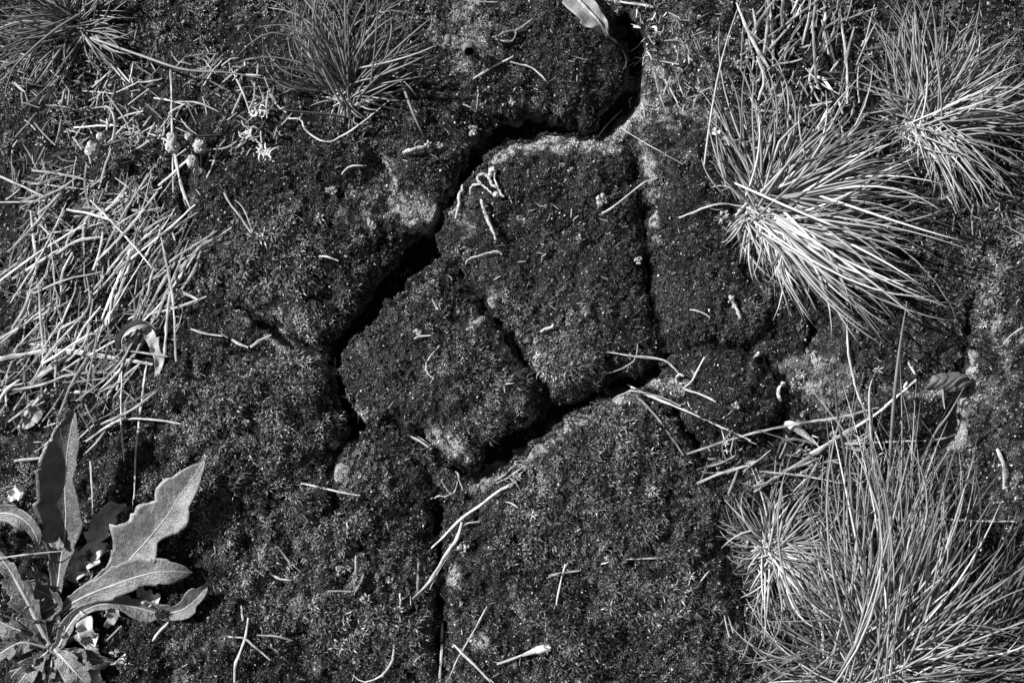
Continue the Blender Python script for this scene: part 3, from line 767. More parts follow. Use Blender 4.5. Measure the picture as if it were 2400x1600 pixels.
for pi, (cx, cy, rx, ry, n, an, sp, l0, l1, r0, r1, t, lab, grp) in enumerate(PILES):
    for k in range(n):
        a = rng.random() * 6.283; q = math.sqrt(rng.random())
        px, py = cx + rx * q * math.cos(a), cy + ry * q * math.sin(a)
        if fbm(px, py, 60, 2, 700) < -0.12 and rng.random() < .75: continue
        th = math.radians(an + sp * np.clip(rng.standard_normal(), -2, 2)); L = l0 + (l1 - l0) * rng.random() ** 1.5
        dx, dy = math.cos(th) * L / 2, -math.sin(th) * L / 2
        bent = rng.random() < .2; b = (0.15 if bent else 0.04) * L * rng.standard_normal(); bent = abs(b) > .1 * L
        P = [(px - dx, py - dy), (px - dy * b / L * 2, py + dx * b / L * 2), (px + dx, py + dy)]
        tq, rq = t * (0.5 + 0.9 * rng.random()), r0 + (r1 - r0) * rng.random()
        aa = abs((math.degrees(th) + 90) % 180 - 90)
        full = " ".join(["long" if L > 150 else ("short" if L < 80 else "mid-length"), "bent" if bent else "straight", "bright" if tq > .95 else ("pale" if tq > .6 else "dull grey"), "level" if aa < 20 else ("upright" if aa > 70 else ("rising" if math.sin(th) * math.cos(th) > 0 else "falling")), "straw", lab])
        straw(P, rq, full, t=tq, lift=3 + 22 * rng.random() * (0.6 if pi in (3, 6) else 1), group=grp)

# the rest of the litter: one mass of fragments
def litter_mass(name, label, specs, seed, m=M_STRAW):
    g = np.random.default_rng(seed); mb = MB()
    for cx, cy, rx, ry, n, an, sp, l0, l1, r0, r1, t0 in specs:
        a = g.random(n) * 6.283; q = np.sqrt(g.random(n)) if rx < 1000 else g.random(n)
        if rx >= 1000:
            px = g.random(n) * 2600 - 120; py = g.random(n) * 1800 - 110
        else:
            px = cx + rx * q * np.cos(a); py = cy + ry * q * np.sin(a)
        ok = samp(crack_w, px, py) < 0.5; nz_ = fbm(px, py, 55, 2, 700)
        for k in range(n):
            if (not ok[k] and rx >= 1000) or (rx < 1000 and nz_[k] < -0.08 and g.random() < .85): continue
            th = math.radians(an + sp * g.standard_normal()); L = l0 + (l1 - l0) * g.random() ** 2
            s = np.linspace(-0.5, 0.5, 5)
            bend = (0.05 if g.random() < .75 else .25) * g.standard_normal() * (s ** 2 * 4 - 1) * L * 0.4
            x = px[k] + L * s * math.cos(th) - bend * math.sin(th); y = py[k] - L * s * math.sin(th) - bend * math.cos(th)
            z = surf(x, y); z = 0.5 * (z + z.max()) + (2 if rx >= 1000 else 3) + (6 if rx >= 1000 else 16) * g.random()
            W = np.stack([x - CX, CY - y, z], -1)
            r = (r0 + (r1 - r0) * g.random()) * .72
            V, Q, T = tube(W, r * np.array([.8, .9, 1, .9, .6]), 4, 0.55)
            tq = t0 * (0.25 + 1.4 * g.random() ** 2); mb.add(V, Q, T, tq * np.concatenate([np.tile(.5 + .8 * g.random(4), 5), [.6, .6]]))
    return tag(mb.build(name, m, smooth=False), label, "litter", kind="stuff")
litter_mass("straw_litter", "mass of broken straw and stem fragments lying in the left and upper right litter", [
 (230,640,220,220,560,57,30,20,150,1.2,3.2,0.75),(190,470,170,100,170,20,50,18,110,1.4,3.2,0.55),(170,880,180,140,200,60,50,14,110,1.4,3.4,0.6),
 (380,250,290,140,300,80,70,10,80,1.2,2.8,0.85),(1850,110,150,150,260,76,35,20,120,1.6,3.4,0.65),(1840,280,170,90,260,60,60,14,60,1.6,3.4,0.65),
 (1530,140,100,150,200,90,80,8,36,1.2,2.6,0.7),(1850,1060,260,70,220,25,40,12,60,1.4,3.2,0.6),(90,330,110,160,120,60,40,14,80,1.2,2.8,0.55),(120,120,220,120,200,20,60,12,60,1.6,3.2,0.6),
 (100,1430,220,160,160,60,60,10,50,1.4,3.2,0.5),(2260,420,120,140,120,-40,40,10,50,1.4,3.0,0.6),(2120,360,140,120,160,-30,50,14,60,1.6,3.4,0.55),(1950,1400,300,150,420,70,50,20,90,1.6,3.2,0.5)], 21)
litter_mass("plant_fragments", "tiny plant fragments scattered all over the moss and soil", [
 (0,0,2000,0,4600,90,100,4,22,0.9,2.0,0.65)], 22)

# ------------------------------------------------------------------ grass tufts
def fan_at(fan, ang):
    A = np.array([f[0] for f in fan], float); L = np.array([f[1] for f in fan], float); Wt = np.array([f[2] for f in fan], float)
    A2 = np.concatenate([A - 360, A, A + 360]); o = np.argsort(A2)
    return np.interp(ang, A2[o], np.tile(L, 3)[o]), np.interp(ang, A2[o], np.tile(Wt, 3)[o])

def tuft(label, bx, by, rad, fan, n, n_single, width, hgt, m, tint, dry, seed, zdrop=8, wav=0.05):
    """fan: (image angle deg ccw from right, length in px, weight). Blades rise from the crown and arch outwards."""
    g = np.random.default_rng(seed)
    root = empty("grass_tuft", label, "grass tuft", "wiry grass tufts")
    zb = float(surf(bx, by)) - zdrop
    items = []
    bundles = []
    while len(bundles) < max(20, n // 9):
        ang = g.random() * 360
        L, w = fan_at(fan, ang)
        if g.random() > w: continue
        bundles.append((ang, 0.4 + 0.62 * g.random() ** 0.6, g.random() * 6.28, math.sqrt(g.random()), g.standard_normal()))
    while len(items) < n:
        if g.random() < 0.58:
            ba, bl, bra, brr, bs = bundles[g.integers(0, len(bundles))]
            ang = ba + 9.0 * g.standard_normal(); L = fan_at(fan, ang)[0] * bl * (0.6 + 0.45 * g.random() ** .6)
            items.append((L, ang, bra, brr, bs))
        else:
            ang = g.random() * 360; L, w = fan_at(fan, ang)
            if g.random() > w + 0.06: continue
            items.append((L * (0.25 + 0.8 * g.random()), ang, g.random() * 6.28, math.sqrt(g.random()), 2.0 * g.standard_normal()))
    items.sort(key=lambda t: -t[0])
    heights = g.random(len(items)) ** 1.3
    rest = MB(); dryb = MB()
    for k, (L, ang, bra, brr, bs) in enumerate(items):
        a = math.radians(ang)
        rr = rad * brr * 1.2 + 3 * g.standard_normal(); ra = (bra if g.random() < .5 else a) + 0.25 * g.standard_normal()
        b = np.array([*unproj(bx + rr * math.cos(ra), by - rr * math.sin(ra), zb), 0])
        b[2] = float(surf(b[0] + CX, CY - b[1])) - 4
        rise = L * hgt * (0.1 + 1.3 * heights[k])
        b[:2] += 0.10 * L * g.standard_normal(2) * (g.random() < .35)
        tx, ty = bx + L * math.cos(a), by - L * math.sin(a)
        zg = float(surf(np.clip(tx, -250, 2600), np.clip(ty, -250, 1800)))
        zt = max(zb + rise, zg + 6)
        tip = np.array([*unproj(tx, ty, zt), zt])
        # arch: control point above the chord
        mid = b * 0.5 + tip * 0.5
        up = L * (0.02 + 0.15 * g.random())
        side = np.array([-math.sin(a), math.cos(a), 0]) * L * wav * (0.8 * bs + 0.7 * g.standard_normal())
        t = np.linspace(0, 1, 10)[:, None]
        c1 = b + (tip - b) * 0.28 + np.array([0, 0, up * 1.3]) + side * 0.6
        c2 = b + (tip - b) * 0.66 + np.array([0, 0, up]) + side * 1.1
        P = b * (1 - t) ** 3 + 3 * c1 * t * (1 - t) ** 2 + 3 * c2 * t ** 2 * (1 - t) + tip * t ** 3
        r = width * (0.65 + 0.6 * g.random())
        prof = np.array([.8, .95, 1.05, 1.05, 1, .92, .82, .66, .45, .15])
        isdry = g.random() < dry
        if g.random() < 0.12 and L > 120:      # creased and hanging over
            q_ = g.integers(4, 8); P[q_:] += (np.arange(len(P) - q_)[:, None] + 1) * (np.array([*(g.standard_normal(2) * 0.022 * L), -0.02 * L]))
        V, Q, T = tube(P, r * prof, 4, 0.5)
        tt = tint * (0.4 + 1.15 * g.random()) * (2.0 if isdry else 1.0)
        grad = np.concatenate([np.repeat(tt * np.linspace(1.35, 0.9, 10), 4), [tt * 1.3, tt]])
        if k < n_single:
            mb = MB(); mb.add(V, Q, T, grad); mb.build("blade", m, root)
        else:
            rest.add(V, Q, T, grad)
    tag(rest.build("blades", m, root), kind="stuff")
    # pale sheaths packed in the crown
    sh = MB()
    for k in range(int(60 + rad)):
        a = g.random() * 6.283; q = rad * 1.15 * math.sqrt(g.random())
        x, y = bx + q * math.cos(a), by - q * math.sin(a)
        an = g.random() * 360; Lf, w = fan_at(fan, an); an = math.radians(an)
        L = 30 + 60 * g.random() * (0.3 + w)
        z0 = float(surf(x, y)) - 4
        P0 = np.array([x - CX, CY - y, z0]); P1 = P0 + np.array([math.cos(an) * L, math.sin(an) * L, 2 + 12 * g.random()])
        Pm = (P0 + P1) / 2 + np.array([0, 0, 8])
        V, Q, T = tube(catmull([P0, Pm, P1], 5), width * 0.95 * np.array([.7, 1, 1, .8, .4]), 5, 0.6)
        sh.add(V, Q, T, 0.35 + 0.9 * g.random())
    tag(sh.build("leaf_sheaths", M_STRAW, root), kind="stuff")
    return root

T_BRIGHT = tuft("large bright tuft of wiry grass right of the cracked clods, fanning right and down", 1738, 480, 36,
     [(175,130,.12),(150,150,.15),(125,200,.22),(104,400,.6),(95,490,.6),(84,440,.5),(72,360,.5),(60,390,.6),(45,420,.6),(30,440,.6),(18,420,.7),(5,430,.9),(-5,480,1),(-18,520,1),(-27,560,.9),(-38,500,.9),(-48,430,.9),(-58,350,.9),(-70,310,.8),(-82,250,.6),(-95,180,.35),(-115,130,.2),(-150,110,.1)],
     520, 95, 2.7, 0.30, M_BLADE, 1.4, 0.28, 31, 4, 0.08)
T_UPR = tuft("upper right grass tuft near the right edge, blades spread up and to the right", 2112, 285, 40,
     [(180,150,.15),(158,240,.4),(135,230,.3),(112,290,.5),(100,320,.8),(88,330,.9),(76,330,.9),(64,330,.7),(50,330,.6),(36,330,.7),(22,320,.8),(8,300,.9),(-8,300,1),(-20,310,1),(-32,300,.9),(-46,270,.6),(-62,260,.5),(-80,170,.3),(-110,90,.2),(-150,90,.1)],
     500, 80, 2.3, 0.36, M_BLADE, 1.2, 0.2, 32, 4, 0.08)
T_BIG = tuft("biggest grass tuft filling the bottom right corner, blades standing up long", 2000, 1535, 110,
     [(190,260,.2),(172,330,.28),(155,330,.28),(138,330,.35),(122,440,.5),(110,560,.6),(101,620,.8),(93,660,.9),(85,690,.95),(77,650,1),(68,590,1),(58,560,1),(47,540,1),(36,520,1),(24,480,1),(12,440,1),(0,400,1),(-12,330,.8),(-40,220,.4),(-90,160,.2),(-140,180,.15)],
     720, 100, 2.4, 0.36, M_BLADE, 1.1, 0.2, 33, 6, 0.09)
T_CORNER = tuft("dense clump of grass running off the right edge at the bottom corner", 2260, 1490, 80,
     [(150,140,.15),(110,260,.3),(80,330,.5),(60,350,.7),(45,350,.9),(30,350,1),(15,340,1),(0,330,1),(-15,320,1),(-30,280,.8),(-60,200,.4),(-100,150,.2)],
     460, 50, 2.5, 0.35, M_BLADE_DK, 0.6, 0.1, 37, 6, 0.11)  # dark material and low tint put the corner's shade into the blades
T_SMALL = tuft("small pale grass tuft left of the big bottom right tuft", 1768, 1262, 22,
     [(180,130,.3),(165,150,.3),(140,150,.3),(115,160,.4),(104,190,.5),(90,160,.4),(72,200,.5),(58,230,.6),(42,230,.8),(28,220,.9),(12,210,1),(-4,230,1),(-20,250,1),(-35,270,1),(-50,290,1),(-63,290,1),(-76,270,.9),(-88,240,.7),(-100,200,.5),(-125,140,.4),(-150,120,.3)],
     330, 60, 2.3, 0.26, M_BLADE, 1.0, 0.36, 34, 4, 0.14)
T_DARK = tuft("dark wiry grass tuft at the top edge left of the top clod", 802, 222, 26,
     [(200,150,.25),(188,220,.3),(176,230,.3),(163,300,.4),(150,290,.5),(138,270,.6),(126,280,.9),(114,300,1),(102,310,1),(90,320,1),(78,320,1),(66,310,1),(54,290,1),(42,280,.9),(30,260,.7),(15,210,.4),(0,150,.3),(-15,140,.2),(-40,80,.1),(-140,80,.1)],
     290, 80, 2.5, 0.45, M_BLADE_DK, 1.2, 0.05, 35, 4, 0.15)
T_UL = tuft("grass tuft in the upper left corner, soft dark blades spreading left", 186, 62, 30,
     [(180,250,1),(192,240,1),(204,250,1),(216,250,.9),(228,230,.8),(242,170,.6),(262,130,.4),(282,130,.4),(302,130,.4),(322,150,.5),(338,170,.5),(0,150,.4),(20,150,.4),(40,140,.4),(65,120,.3),(95,120,.3),(125,150,.5),(145,230,.8),(162,250,1)],
     290, 70, 2.6, 0.45, M_BLADE_DK, 0.95, 0.25, 36, 4, 0.09)

# single long blades that stand out
def lone_blade(parent, P, zs, r, label, t=1.0, m=None, name="blade"):
    W = np.array([[*unproj(a, b, z), z] for (a, b), z in zip(P, zs)])
    W = catmull(W, 18)
    V, Q, T = tube(W, r * np.clip(1.15 - np.linspace(0, 1, 18) ** 3, 0.1, 1), 5, 0.6)
    mb = MB(); mb.add(V, Q, T, t); return tag(mb.build(name, m or M_BLADE, parent), label)
lone_blade(T_BIG, [(2040,1120),(2048,989),(2056,890),(2068,789),(2083,692)],[10,60,110,150,190],4.2,"single tall blade standing upright over the right litter",1.1)
lone_blade(T_UL, [(207,87),(330,130),(423,160),(530,168),(633,187)],[-20,10,25,20,0],2.8,"long shiny blade arching right from the upper left tuft",1.7)
lone_blade(T_DARK, [(880,140),(917,180),(944,247),(960,285),(973,312)],[20,40,40,30,12],3.4,"thick blade falling down right from the dark upper tuft",1.5)
lone_blade(T_DARK, [(817,222),(850,235),(884,245),(937,257)],[10,24,22,14],3.0,"short blade pointing right at the foot of the dark upper tuft",1.6)
lone_blade(T_BIG, [(2018,1140),(2006,1060),(1998,960),(1998,890),(2015,849)],[5,20,30,28,16],3.2,"curved dry blade left of the tall upright one",1.6)
lone_blade(T_BIG, [(1960,1170),(1942,1050),(1925,960),(1914,850)],[10,70,120,170],3.6,"out-of-focus blade rising left of the curved dry blade",0.8)
lone_blade(T_BIG, [(2094,1140),(2140,1010),(2180,950),(2215,888)],[10,60,90,120],3.0,"blade slanting up right in front of the sandy bank",1.0)
straw([(-20,1283),(60,1273),(150,1264)],2.4,"thin straight straw lying over the rosette at the left edge",lift=64,rigid=True,t=0.8)

# ------------------------------------------------------------------ leaf rosette
LW = 1.22
def leaf(name, st, m, parent=None, rib=True, fold=0.25, curl=0.0, teeth=0.0, seed=0, t=1.0, wave=3.0, ribw=3.0, thick=0.9, ribm=None, nt=1):
    """st: (x, y, left width, right width, z) along the midrib in photo px; z above datum."""
    g = np.random.default_rng(seed)
    S = catmull(np.array(st, float), 64); n = len(S)
    xy = np.array([unproj(a, b, c_) for a, b, c_ in S[:, [0, 1, 4]]])
    C3 = np.column_stack([xy, S[:, 4]])
    d = np.gradient(xy, axis=0); d /= np.linalg.norm(d, axis=1, keepdims=True) + 1e-9
    nr = np.column_stack([-d[:, 1], d[:, 0]])
    u = np.linspace(0, 1, n)
    def saw(ph): return 1 - teeth * np.abs(((u * nt * 3.2 + ph) % 1.0)) ** 1.2
    wl, wr = np.maximum(S[:, 2], 0.3) * saw(0.1) * LW, np.maximum(S[:, 3], 0.3) * saw(0.55) * LW
    vs = np.linspace(-1, 1, 13); k = len(vs)
    V = np.zeros((n, k, 3))
    for j, v in enumerate(vs):
        w = wr if v > 0 else wl
        off = -nr * (abs(v) * w)[:, None] if v > 0 else nr * (abs(v) * w)[:, None]
        V[:, j, :2] = C3[:, :2] + off
        V[:, j, 2] = C3[:, 2] + fold * w * abs(v) ** 1.3 - curl * w * v * v + wave * abs(v) * np.sin(u * 19 + 2.0 * (v > 0) + seed) + 0.8 * fbm(V[:, j, 0], V[:, j, 1], 12, 2, seed)
    top = V.reshape(-1, 3); bot = top - np.array([0, 0, thick])
    a = (np.arange(n - 1)[:, None] * k + np.arange(k - 1)[None]).reshape(-1)
    Qt = np.stack([a, a + 1, a + k + 1, a + k], -1); N = n * k
    Qb = np.stack([a, a + k, a + k + 1, a + 1], -1) + N
    ring = np.concatenate([np.arange(k), np.arange(1, n) * k + k - 1, (n - 1) * k + np.arange(k - 2, -1, -1), np.arange(n - 2, 0, -1) * k])
    r2 = np.roll(ring, -1)
    Qs = np.stack([ring, ring + N, r2 + N, r2], -1)
    edge = np.abs(vs)[None].repeat(n, 0).reshape(-1)
    tt = t * (0.95 + 0.25 * fbm(top[:, 0], top[:, 1], 30, 3, seed)) + 0.25 * t * (edge > 0.97)
    o = mesh_obj(name, np.vstack([top, bot]), np.vstack([Qt, Qb, Qs]), m, parent, np.concatenate([tt, tt]))
    if rib:
        P = C3 + np.array([0, 0, 0.3]); V2, Q2, T2 = tube(P, ribw * np.linspace(0.25, 1.25, n), 8, 0.4)
        mb = MB(); mb.add(V2, Q2, T2, 1.0)
        for i_ in range(8, n - 12, 5):
            for sg in (-1, 1):
                js = [6 + sg * q for q in range(0, 5)]; is_ = [i_ + 6 - int(q * 1.5) for q in range(0, 5)]
                Pv = np.array([V[a_, b_] + [0, 0, 0.15] for a_, b_ in zip(is_, js)])
                if np.linalg.norm(Pv[-1] - Pv[0]) < 8: continue
                Vv, Qv, Tv = tube(catmull(Pv, 8), ribw * 0.3 * np.linspace(1, .35, 8), 5, 0.5); mb.add(Vv, Qv, Tv, 0.55)
        mb.build("midrib", ribm or M_RIB, o)
    return o

ros = empty("leaf_rosette", "rosette of broad toothed leaves with pale midribs in the lower left corner", "leafy plant")
zb = 6
# big toothed leaf: tip first (left side = left when looking from tip to base)
leaf("leaf", [(471,1056,1,1,72),(455,1080,12,16,74),(430,1115,24,34,72),(405,1150,34,44,68),(388,1178,46,38,64),(368,1204,30,60,58),(345,1232,22,50,50),(322,1258,44,70,42),(302,1280,22,48,34),(285,1300,16,34,26),(255,1325,10,22,20),(210,1355,8,14,14),(160,1400,7,9,10),(130,1450,6,6,8)],
     M_LEAF, ros, teeth=0.16, seed=3, fold=0.22, ribw=2.2, t=1.7, nt=2.6, wave=2.6)
leaf("leaf", [(443,1314,1,1,40),(425,1313,13,12,46),(395,1311,24,20,52),(360,1313,26,28,54),(325,1321,22,34,52),(290,1332,24,38,48),(255,1345,26,30,42),(220,1358,22,24,34),(185,1374,16,20,28),(155,1392,9,12,22),(130,1420,7,8,16),(118,1460,5,6,10)],
     M_LEAF, ros, teeth=0.18, seed=4, fold=0.12, ribw=2.4, t=1.3, nt=2.2, wave=3)
leaf("leaf", [(476,1341,1,1,48),(466,1358,10,16,40),(450,1376,14,24,30),(425,1396,20,20,20),(395,1406,18,18,14),(360,1406,18,22,12),(320,1396,20,26,14),(285,1388,14,22,18),(250,1386,12,16,24),(215,1392,10,12,26),(180,1412,10,14,22),(155,1445,12,20,18),(138,1480,10,14,14),(125,1500,6,8,10)],
     M_LEAF, ros, teeth=0.35, seed=5, fold=0.45, ribw=2.6, t=1.0, nt=1.5, wave=3)
leaf("leaf", [(170,942,1,1,86),(167,965,14,14,86),(160,1000,26,30,82),(155,1035,28,36,76),(152,1070,24,46,70),(150,1100,22,44,64),(150,1140,34,50,56),(152,1180,42,48,46),(150,1215,38,40,36),(146,1250,30,30,28),(140,1290,20,22,22),(134,1340,12,14,16),(124,1400,8,9,12),(120,1460,6,6,8)],
     M_LEAF, ros, teeth=0.18, seed=6, fold=0.55, ribw=2.4, t=0.8, nt=2.2, wave=3.5)  # low tint paints the shadowed left side of the rosette into this leaf
leaf("leaf", [(86,1255,1,1,50),(84,1232,10,12,58),(68,1205,16,18,62),(40,1184,20,18,62),(5,1178,20,18,58),(-30,1190,18,16,50),(-60,1230,14,14,36),(-70,1290,10,10,20)],
     M_LEAF, ros, teeth=0.25, seed=7, fold=0.3, ribw=3.0, t=1.2)
leaf("leaf", [(-12,1262,8,8,44),(10,1290,14,14,46),(30,1320,20,22,44),(48,1352,26,30,40),(66,1385,26,30,34),(82,1418,20,28,26),(98,1450,12,18,18),(114,1482,6,8,10)],
     M_LEAF, ros, teeth=0.45, seed=8, fold=0.3, ribw=6.0, t=1.0, nt=1.6)
leaf("leaf", [(215,1590,3,3,14),(190,1560,20,20,22),(168,1536,28,26,26),(148,1514,24,22,22),(132,1498,14,12,16),(120,1482,6,6,10)],
     M_LEAF, ros, teeth=0.3, seed=9, fold=0.2, ribw=4.0, t=1.5)
leaf("leaf", [(-20,1508,6,6,20),(0,1500,20,18,26),(25,1485,26,24,28),(50,1475,24,24,24),(80,1478,18,16,18),(108,1486,8,8,10)],
     M_LEAF, ros, teeth=0.45, seed=10, fold=0.35, ribw=3.4, t=0.8, nt=1.6)
leaf("leaf", [(30,1590,4,4,18),(50,1560,20,20,22),(75,1530,24,24,22),(100,1505,14,14,16),(118,1488,6,6,10)],
     M_LEAF, ros, teeth=0.4, seed=11, fold=0.3, ribw=3.4, t=0.9, nt=1.4)
leaf("leaf", [(146,1262,2,2,48),(138,1250,10,9,44),(128,1235,14,12,36),(122,1212,12,14,28),(120,1180,10,12,20)],
     M_LEAF, ros, teeth=0.2, seed=12, fold=0.5, rib=False, t=1.3)

# small inner and lower leaves, crowded round the crown
gl = np.random.default_rng(77)
for k, (an, L, w, t_) in enumerate([(150,150,20,.7),(172,130,22,.8),(205,120,20,.6),(232,110,20,.9),(262,120,22,.8),(300,110,18,1.0),(330,120,18,1.1),(20,110,16,.9),(70,120,18,.7),(112,150,22,.7),(130,190,24,.65),(350,150,20,.9)]):
    a = math.radians(an + 6 * gl.standard_normal()); x0_, y0_ = 122, 1484
    st = [(x0_ + L * f * math.cos(a + (0.35 * gl.standard_normal() if f > .6 else 0)), y0_ - L * f * math.sin(a), w * ww * (.8 + .4 * gl.random()), w * ww * (.8 + .4 * gl.random()), z_) for f, ww, z_ in ((1, .1, 8), (.85, .8, 16), (.65, 1.0, 20), (.45, .7, 20), (.25, .45, 14), (.05, .3, 8))]
    leaf("leaf", st, M_LEAF, ros, teeth=0.35, seed=130 + k, fold=0.4 * gl.standard_normal(), ribw=2.0, t=t_ * .75, nt=2.0, wave=7)

# dead and crumpled leaves under the rosette
def dead_leaf(label, st, seed, t=1.0, **k):
    o = leaf("dead_leaf", st, M_DEADLEAF, None, rib=False, seed=seed, t=t, wave=k.pop('wave', 6), fold=k.pop('fold', 0.3), teeth=k.pop('teeth', 0.35), **k)
    return tag(o, label, "dead leaf")
def zz(x, y, d=6): return float(surf(x, y)) + d
for lab, sd_, t, pts in [
 ("crumpled pale dead leaf between the tall and the big toothed rosette leaf", 41, 1.3, [(290,1160,3,3,8),(262,1172,16,20,16),(240,1195,26,24,20),(222,1225,24,22,16),(210,1255,12,12,8)]),
 ("bright crumpled dead leaf under the middle rosette leaf, left of its tip", 42, 1.35, [(250,1250,6,6,8),(220,1262,24,20,12),(195,1285,26,26,14),(178,1310,20,20,10),(165,1335,10,10,6)]),
 ("narrow pale dead leaf hanging below the folded rosette leaf", 43, 1.4, [(175,1400,4,4,8),(190,1420,16,14,16),(200,1445,20,20,16),(208,1470,18,20,12),(214,1500,10,10,8)]),
 ("bright dead leaf scrap at the bottom edge right of the rosette", 44, 1.7, [(170,1505,6,6,6),(190,1520,20,18,12),(210,1545,24,24,12),(225,1580,16,16,6)]),
 ("pale triangular dead leaf scrap right of the rosette bottom", 45, 2.0, [(288,1500,2,2,6),(285,1515,10,10,10),(280,1528,14,16,8)]),
 ("white curled dead leaf scrap left of the tall rosette leaf", 46, 1.6, [(15,1150,3,3,10),(30,1138,12,12,18),(48,1130,16,14,20),(58,1128,6,6,14)]),
 ("grey dead leaf scrap behind the tall rosette leaf", 47, 0.8, [(50,985,4,4,6),(68,965,16,16,12),(85,945,18,18,14),(98,935,6,6,8)]),
 ("pale dead leaf scrap in front of the cupped rosette leaf", 48, 1.2, [(318,1350,6,6,6),(335,1368,16,16,14),(352,1380,20,16,12),(362,1392,8,8,6)]),
 ("small grey dead leaf scrap inside the rosette at its left", 49, 1.5, [(40,1380,4,4,22),(36,1365,14,14,30),(34,1350,12,12,30),(32,1338,4,4,24)]),
 ("small bright-edged dead leaf on the moss clod left of the big bright tuft", 50, 1.5, [(1636,297,4,4,6),(1648,306,8,9,14),(1662,318,8,8,12),(1682,338,3,3,6)]),
 ("curled grey leaf scrap below the crumpled leaf by the rosette bottom", 51, 0.9, [(245,1440,4,4,8),(258,1418,14,14,16),(262,1398,14,14,18),(250,1385,5,5,12)]),
]:
    dead_leaf(lab, [(a, b, c_, d_, zz(a, b, e)) for a, b, c_, d_, e in pts], sd_, t)

# curled dead leaf by the pile: ribbon ring and torn flap
cl = empty("curled_leaf", "curled dead leaf ribbon forming a ring beside the left straw pile", "dead leaf")
zc = zz(320, 790, 10)
leaf("ribbon", [(296,831,3,4,zc),(280,808,6,6,zc+8),(277,780,7,7,zc+18),(292,756,7,8,zc+26),(318,744,7,8,zc+30),(342,746,6,8,zc+26),(358,760,5,7,zc+16)], M_DEADLEAF, cl, rib=False, fold=1.4, teeth=0.1, seed=60, t=0.9, wave=1)
leaf("flap", [(330,757,6,4,zc+20),(342,775,22,8,zc+24),(352,795,14,8,zc+22),(360,815,16,8,zc+18),(364,840,12,7,zc+12),(358,868,6,4,zc+4)], M_DEADLEAF, cl, rib=False, fold=0.3, teeth=0.35, seed=61, t=1.2, wave=3)

# folded leaf at the top edge
fl = empty("folded_leaf", "folded dry leaf with veins hanging in from the top edge", "dead leaf")
z1 = zz(1370, 60, 14)
leaf("leaf_blade", [(1300,-40,14,30,z1+14),(1330,-8,16,34,z1+20),(1355,18,14,36,z1+24),(1378,42,10,32,z1+22),(1390,60,6,22,z1+18),(1397,84,2,4,z1+10)], M_DEADLEAF, fl, rib=True, ribw=1.6, fold=0.35, teeth=0.15, seed=62, t=0.85, wave=4)
leaf("folded_edge", [(1290,-40,4,5,z1+26),(1318,-6,4,5,z1+30),(1345,22,4,5,z1+30),(1372,50,3,4,z1+26),(1395,82,1,1,z1+12)], M_DEADLEAF, fl, rib=False, fold=0.6, teeth=0, seed=63, t=1.4, wave=1)
straw([(1397,84),(1417,98),(1434,123),(1438,146),(1428,166)], 4.0, None, name="stalk", parent=fl, t=0.5, lift=8)

# dark wrinkled leaf on the right
wl = empty("wrinkled_leaf", "dark wrinkled leaf folded like a shell above the right hand crack", "dead leaf")
for k, (xa, ya, xb, yb, w) in enumerate([(2126,893,2168,862,10),(2140,892,2186,862,13),(2150,896,2208,860,14),(2164,897,2222,864,13),(2176,899,2232,876,10)]):
    z = zz(xb, yb, 10) ; zm = max(z, zz(xa, ya, 8))
    leaf("leaf_fold", [(xa,ya,2,2,zm-2),((2*xa+xb)/3,(2*ya+yb)/3,w*.8,w*.7,zm+8+k),((xa+2*xb)/3,(ya+2*yb)/3,w,w*.9,zm+12+k),(xb,yb,w*.4,w*.4,zm+5)], M_DARKLEAF, wl, rib=False, fold=-0.7, teeth=0, seed=70 + k, t=1.0, wave=0.6)

# ------------------------------------------------------------------ blobs: buds, capsules, lichen, flakes
def blob(mb, x, y, z, rx, ry, rz, rough, seed, t=1.0, nu=18, nv=12, sc=9):
    th = np.linspace(0, 2 * math.pi, nu, endpoint=False); ph = np.linspace(0, math.pi, nv)
    T_, P_ = np.meshgrid(th, ph)
    X, Y, Zz = np.sin(P_) * np.cos(T_), np.sin(P_) * np.sin(T_), np.cos(P_)
    r = 1 + rough * (fbm(X * 30 + seed * 7, Y * 30 + Zz * 25, sc, 3, seed) * np.sin(P_) ** 0.5)
    w = unproj(x, y, z)
    V = np.stack([w[0] + X * rx * r, w[1] + Y * ry * r, z + Zz * rz * r], -1).reshape(-1, 3)
    i, j = np.meshgrid(np.arange(nv - 1), np.arange(nu), indexing='ij'); k = (j + 1) % nu
    Q = np.stack([i * nu + j, (i + 1) * nu + j, (i + 1) * nu + k, i * nu + k], -1).reshape(-1, 4)
    mb.add(V, Q, None, t)

